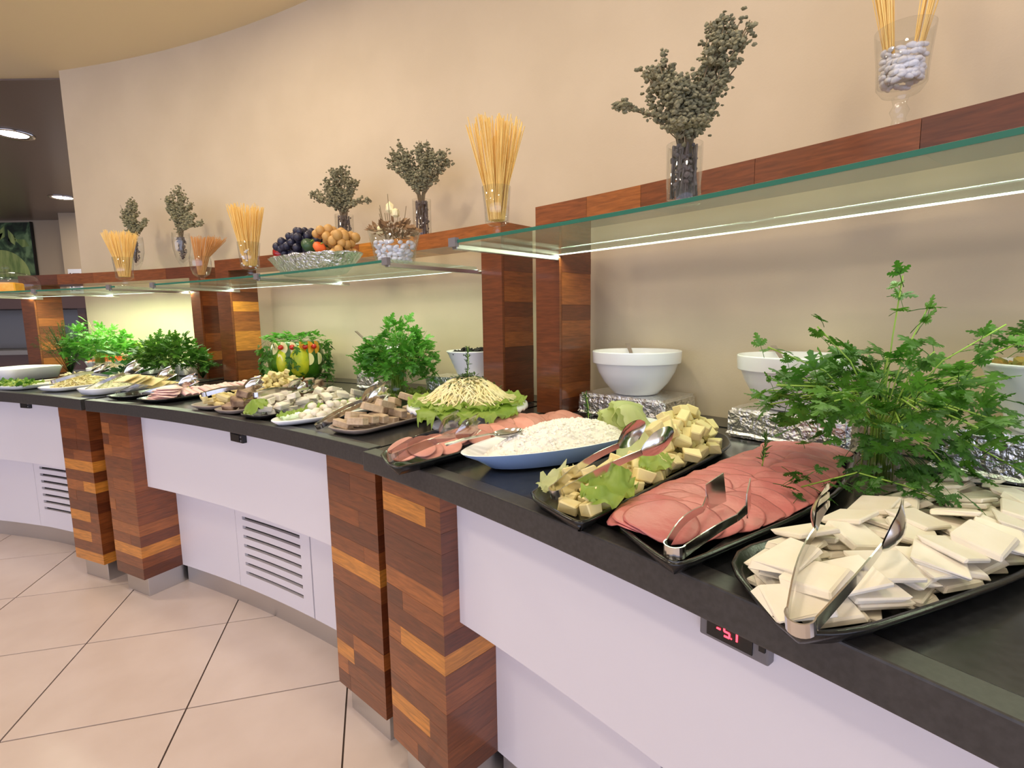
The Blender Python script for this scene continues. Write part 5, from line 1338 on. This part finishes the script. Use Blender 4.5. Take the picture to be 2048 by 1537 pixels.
# ================================================================== FOOD, FAR BAY
fr = frame(71.6, 6.20, 6)
dish('oval_plate', 'oval platter of white cheese edged with green lettuce', 'plate', rect_outline(fr, .33, .20, .26, .03), 'ceramic', ZT, .02)
o, u, v = fr; g = random.Random(88)
for i in range(16):
    c = o + u * (.09 + .18 * g.random()) + v * g.uniform(-.06, .06); settle('cheese_slice', g.choice(WC), near(c, .05, g, 10), g.uniform(0, 6), 'white cheese slice on the lettuce-edged oval platter', 'cheese', 'cheese slices on the lettuce-edged platter')
for i in range(9):
    c = o + u * (.0 + .012 * (i % 3)) + v * (-.11 + .028 * i); drape(lettuce('dark lettuce leaf edging the white cheese platter', (c.x, c.y, ZT + .022), (g.uniform(-.3, .3), -.1, atan2(u.y, u.x) + g.uniform(-.4, .4)), .085, .06, 'leaf' if i % 2 else 'lettuce', 140 + i, 'lettuce leaves edging the cheese platter', .2, .3))
def heap(th, r, L, W, h, m, label, cat, seed, n=420, w=.0022, name='salad_heap', z=ZT + .008, ll=.05):
    c = P(th, r); a0 = radians(th + 6); u = Vector((cos(a0), sin(a0), 0)); v = Vector((u.y, -u.x, 0)); g = random.Random(seed); mb = MB()
    for i in range(n):
        a = g.uniform(0, 6.3); qf = sqrt(g.random()); p = c + u * L * qf * cos(a) + v * W * qf * sin(a) + Vector((0, 0, z + h * (1 - qf * qf) * g.uniform(.3, 1)))
        d = rnd_dir(g); d.z *= .35; l = ll * g.uniform(.5, 1.2); e_ = p + d * l; e_.z = max(e_.z, height(e_.x, e_.y) + w + .0005); p.z = max(p.z, height(p.x, p.y) + w + .0005); mb.tube([p, (p + e_) / 2 + Vector((0, 0, .006)), e_], w, 4)
    dome = MB(); dome.ico((0, 0, 0), 1, 2); mb.add([c + u * (x * L * .93) + v * (y * W * .93) + Vector((0, 0, z + max(0, zz) * h * .62)) for x, y, zz in dome.v], dome.f, True)
    o = build(name, mb, m); tag(o, label, cat, None, 'stuff'); return stamp(o, False)
fr = frame(68.7, 6.22, 6); dish('oval_plate', 'white plate under the heap of pale shredded salad', 'plate', rect_outline(fr, .34, .17, .24, .05), 'ceramic', ZT, .02)
heap(69.0, 6.40, .115, .072, .07, 'pasta', 'heap of pale shredded salad on the white plate', 'salad', 3, 420, .0028)
tongs('steel fork tongs lying on the pale shredded salad', P(68.8, 6.26, ZT + .05), 50, 14, .25, 'fork', open_=.05)
fr = frame(65.4, 6.20, 6); dish('oval_plate', 'long white oval plate of shredded cabbage', 'plate', rect_outline(fr, .33, .15, .22, .05), 'ceramic', ZT, .03)
heap(65.75, 6.39, .115, .062, .075, 'cabbage', 'heap of shredded cabbage on the long oval plate', 'salad', 4, 460, .0024)
tongs('steel tongs lying on the shredded cabbage', P(65.9, 6.24, ZT + .045), 44, 6, .25, 'flute', open_=.045)
# spinach leaves
root = thing('spinach_bunch', 'dark spinach leaves lying between the salads', 'spinach', P(69.5, 6.70, ZTOP))
for i in range(16):
    a = g.uniform(-2.5, 1.2); drape(lettuce('', (cos(a) * .05, sin(a) * .05, .03 + .008 * i), (g.uniform(-.3, .3), -.2, a), .12, .07, 'spinach', 160 + i, None, .04, .3, parent=root, name='spinach_leaf'))
bowl('white bowl of brown grain salad behind the cheese platter', P(71.35, 6.71, ZTOP), .10, .075, 'white salad bowls in the far bay')
heap(71.35, 6.71, .07, .07, .05, 'halva', 'brown sprouted salad in the white bowl', 'salad', 5, 260, .0018, z=ZTOP + .05)
# parsley and dill
q = P(72.9, 6.80, ZTOP); goblet('tumbler of parsley among the far salads', q, .04, .13, 'glasses of parsley', 'straight', 'tumbler')
root = thing('parsley_bunch', 'tall bright parsley bunch beside the lit wooden post', 'parsley', q, group='parsley bunches')
bunch(root, 250, 'leaf_bright', .36, .185, .13, .03, .052, 74, .45, 1.0, (0, 0), .45, extra=180)
def dill(label, loc, h, spread, n, seed):
    g = random.Random(seed); root = thing('dill_bunch', label, 'dill', loc, group='dill bunches'); mb = MB()
    for i in range(n):
        a = g.uniform(0, 6.3); qf = sqrt(g.random()); e = Vector((cos(a) * spread * qf, sin(a) * spread * qf, h * (1 - .4 * qf * qf))); md = e * .5 + Vector((0, 0, .05)); mb.tube([(0, 0, .02), md, e], .001, 3)
        for k in range(16):
            p = md.lerp(e, k / 15); d = rnd_dir(g) * .03 * (1 - k / 22); mb.tube([p, p + d], .0007, 3)
    o = build('fronds', mb, 'leaf_dark', root); o['kind'] = 'stuff'; return root
dill('feathery dill beside the tall bright parsley', P(74.2, 6.72, ZTOP), .36, .17, 60, 3)
q = P(66.2, 6.675, ZTOP); goblet('tumbler of parsley before the dark wooden post pair', q, .042, .12, 'glasses of parsley', 'straight', 'tumbler')
root = thing('parsley_bunch', 'wide spreading parsley bunch before the dark wooden posts', 'parsley', q, group='parsley bunches')
bunch(root, 270, 'leaf', .265, .215, .10, .03, .054, 75, .45, .55, (0, 0), .35, extra=160)
dill('dill hanging beside the wide parsley bunch', P(65.2, 6.78, ZTOP), .14, .10, 40, 4)
# back row of salads in the far bay
for th, lab, m, cat in ((75.0, 'white salad dish of shredded carrot', 'carrot', 'carrot'), (72.2, 'white salad dish of green lettuce', 'lettuce', 'lettuce'), (69.6, 'white salad dish of pale cabbage', 'cabbage', 'cabbage')):
    fr = frame(th, 6.98, 0); dish('salad_dish', lab, 'dish', rect_outline(frame(th, 6.94, 0), .22, .24), 'ceramic', ZTOP + .0025, .08, .008, .03)
    heap(th, 7.05, .085, .10, .075, m, 'shredded heap filling the ' + lab, 'salad', int(th), 320, .0026, z=ZTOP + .06)
for i in range(10):
    c = P(72.2 + g.uniform(-.8, .8), 7.03, ZTOP + .12); lettuce('bright lettuce leaf standing in the back salad dish', c, (g.uniform(-.6, .6), -.6, g.uniform(0, 6)), .12, .1, 'lettuce', 190 + i, 'lettuce leaves in the back salad dish', .15, .3)
tongs('fluted steel tongs leaning on the back salad dish', P(72.6, 6.93, ZTOP + .115), 30, 12, .25, 'flute', open_=.04)
fr = frame(76.3, 6.42, 6); dish('salad_dish', 'long white rectangular dish with a steel frame beside the wooden post', 'dish', rect_outline(fr, .38, .30), 'ceramic', ZT, .075, .012, .03)
root = thing('dish_frame', 'bent steel wire handle over the long white dish', 'wire frame', P(76.3, 6.44, ZTOP + .074)); mb = MB()
a_ = P(78.1, 6.44) - P(76.3, 6.44); b_ = P(75.3, 6.80) - P(76.3, 6.44)
mb.tube([Vector((.0, -.06, 0)), Vector((-.12, .06, .05)), a_ + Vector((0, 0, .09))], .003, 6); mb.tube([b_ + Vector((.08, 0, .0)), b_ + Vector((-.02, 0.04, .07)), b_ + Vector((-.2, .1, .075))], .003, 6); build('wire', mb, 'chrome', root)

# ================================================================== FAR DINING AREA
# ceiling downlights
for x, y, lab in ((-4.494, 4.992, 'square recessed ceiling downlight above the far aisle'), (-6.09, 7.398, 'round glowing ceiling downlight near the far column')):
    root = thing('ceiling_downlight', lab, 'downlight', (x, y, ZCEIL - .0125))
    mb = MB(); mb.lathe([(.11, 0), (.12, -.012), (.15, -.014), (.16, 0)], 28); build('rim', mb, 'chrome', root)
    mb = MB(); mb.lathe([(0, -.006), (.11, -.004)], 28); build('lamp_glass', mb, 'lamp', root)
# melon picture
def pic_mat():
    m, nt, b = nmat('melon_print'); tc = nt.nodes.new('ShaderNodeTexCoord'); 
    n = nt.nodes.new('ShaderNodeTexNoise'); n.inputs['Scale'].default_value = 3.2; n.inputs['Detail'].default_value = 3; n.inputs['Distortion'].default_value = 1.5
    nt.links.new(tc.outputs['Object'], n.inputs['Vector']); cr = nt.nodes.new('ShaderNodeValToRGB'); e = cr.color_ramp.elements
    e[0].position = .38; e[0].color = rgb(28, 40, 32); e[1].position = .66; e[1].color = rgb(120, 150, 104); x = e.new(.5); x.color = rgb(58, 84, 58)
    nt.links.new(n.outputs['Fac'], cr.inputs[0]); nt.links.new(cr.outputs[0], b.inputs['Base Color']); b.inputs['Roughness'].default_value = .4; return m
M['print'] = pic_mat(); M['melon_print'] = mat('printed_melon', rgb(104, 132, 72), .4, col2=rgb(168, 184, 112), nscale=5, stretch=(3, 1, .5))
root = thing('wall_picture', 'canvas picture of a pale green melon with leaves on the far wall', 'picture', (-8.45, 8.94, 2.46))
mb = MB(); mb.box((0, -.02, 0), (.53, 0, 0), (0, .02, 0), (0, 0, .46)); build('canvas', mb, 'print', root)
mb = MB(); nn = 30; vs = [(0, -.0415, -.15)]; 
for i in range(nn + 1): a = pi * 1.0 * i / nn; vs.append((-.02 + .46 * cos(a), -.0415, -.42 + .44 * sin(a)))
mb.add(vs, [(0, i + 2, i + 1) for i in range(nn)] + [(0, 1, nn + 1)]); mb.v = [(x, y, max(z, -.45)) for x, y, z in mb.v]; build('printed_melon', mb, 'melon_print', root)
for i in range(7):
    g2 = random.Random(i + 3); m2 = MB(); a = .3 + .4 * i; c = Vector((-.15 + .09 * i, -.0412, .12 + .07 * (i % 3))); d = Vector((cos(a), 0, sin(a))); s = Vector((-d.z, 0, d.x)); L = .17
    m2.add([c - d * L * .6, c + s * L * .4, c + d * L, c - s * L * .4], [(0, 3, 2, 1)]); build('printed_leaf', m2, 'print' if i % 2 else 'melon_print', root)
mb = MB(); mb.box((.535, -.02, 0), (.008, 0, 0), (0, .024, 0), (0, 0, .47)); build('dark_edge', mb, 'black_plastic', root)
# notice sheet on the column
root = thing('notice_sheet', 'white printed notice sheet on the far column', 'notice', (-6.86, 8.398, 1.70))
mb = MB(); mb.box((0, -.002, 0), (.105, 0, 0), (0, .002, 0), (0, 0, .40)); build('paper', mb, 'paper', root)
mb = MB()
for i in range(13):
    z = .33 - .052 * i; mb.box((.02, -.0048, z), (.055 - .008 * (i % 3), 0, 0), (0, .0004, 0), (0, 0, .006)); mb.box((-.07, -.0048, z), (.011, 0, 0), (0, .0004, 0), (0, 0, .011))
o = build('print_lines', mb, 'ink', root); o['kind'] = 'stuff'
# service counter beyond the buffet end
root = thing('service_counter', 'dark wooden service counter with steel back beyond the buffet end', 'counter', (-6.3, 6.2, 0), (0, 0, .15))
mb = MB(); mb.cbox(-2.2, 1.3, -.3, .4, 0, .9); build('cabinet_body', mb, 'dark_cabinet', root)
mb = MB(); mb.cbox(-2.25, 1.35, -.35, .45, .9, .95); build('counter_top', mb, 'grey_steel', root)
mb = MB(); mb.cbox(-2.2, 1.3, .36, .4, .95, 1.42); build('back_panel', mb, 'grey_steel', root)
mb = MB(); mb.cbox(-2.25, 1.35, -.25, .45, 1.42, 1.56); build('shelf_board', mb, 'dark_cabinet', root)
for x in (-2.15, 1.25):
    mb = MB(); mb.cbox(x - .04, x + .04, -.2, -.12, .95, 1.42); build('shelf_post', mb, 'dark_cabinet', root)
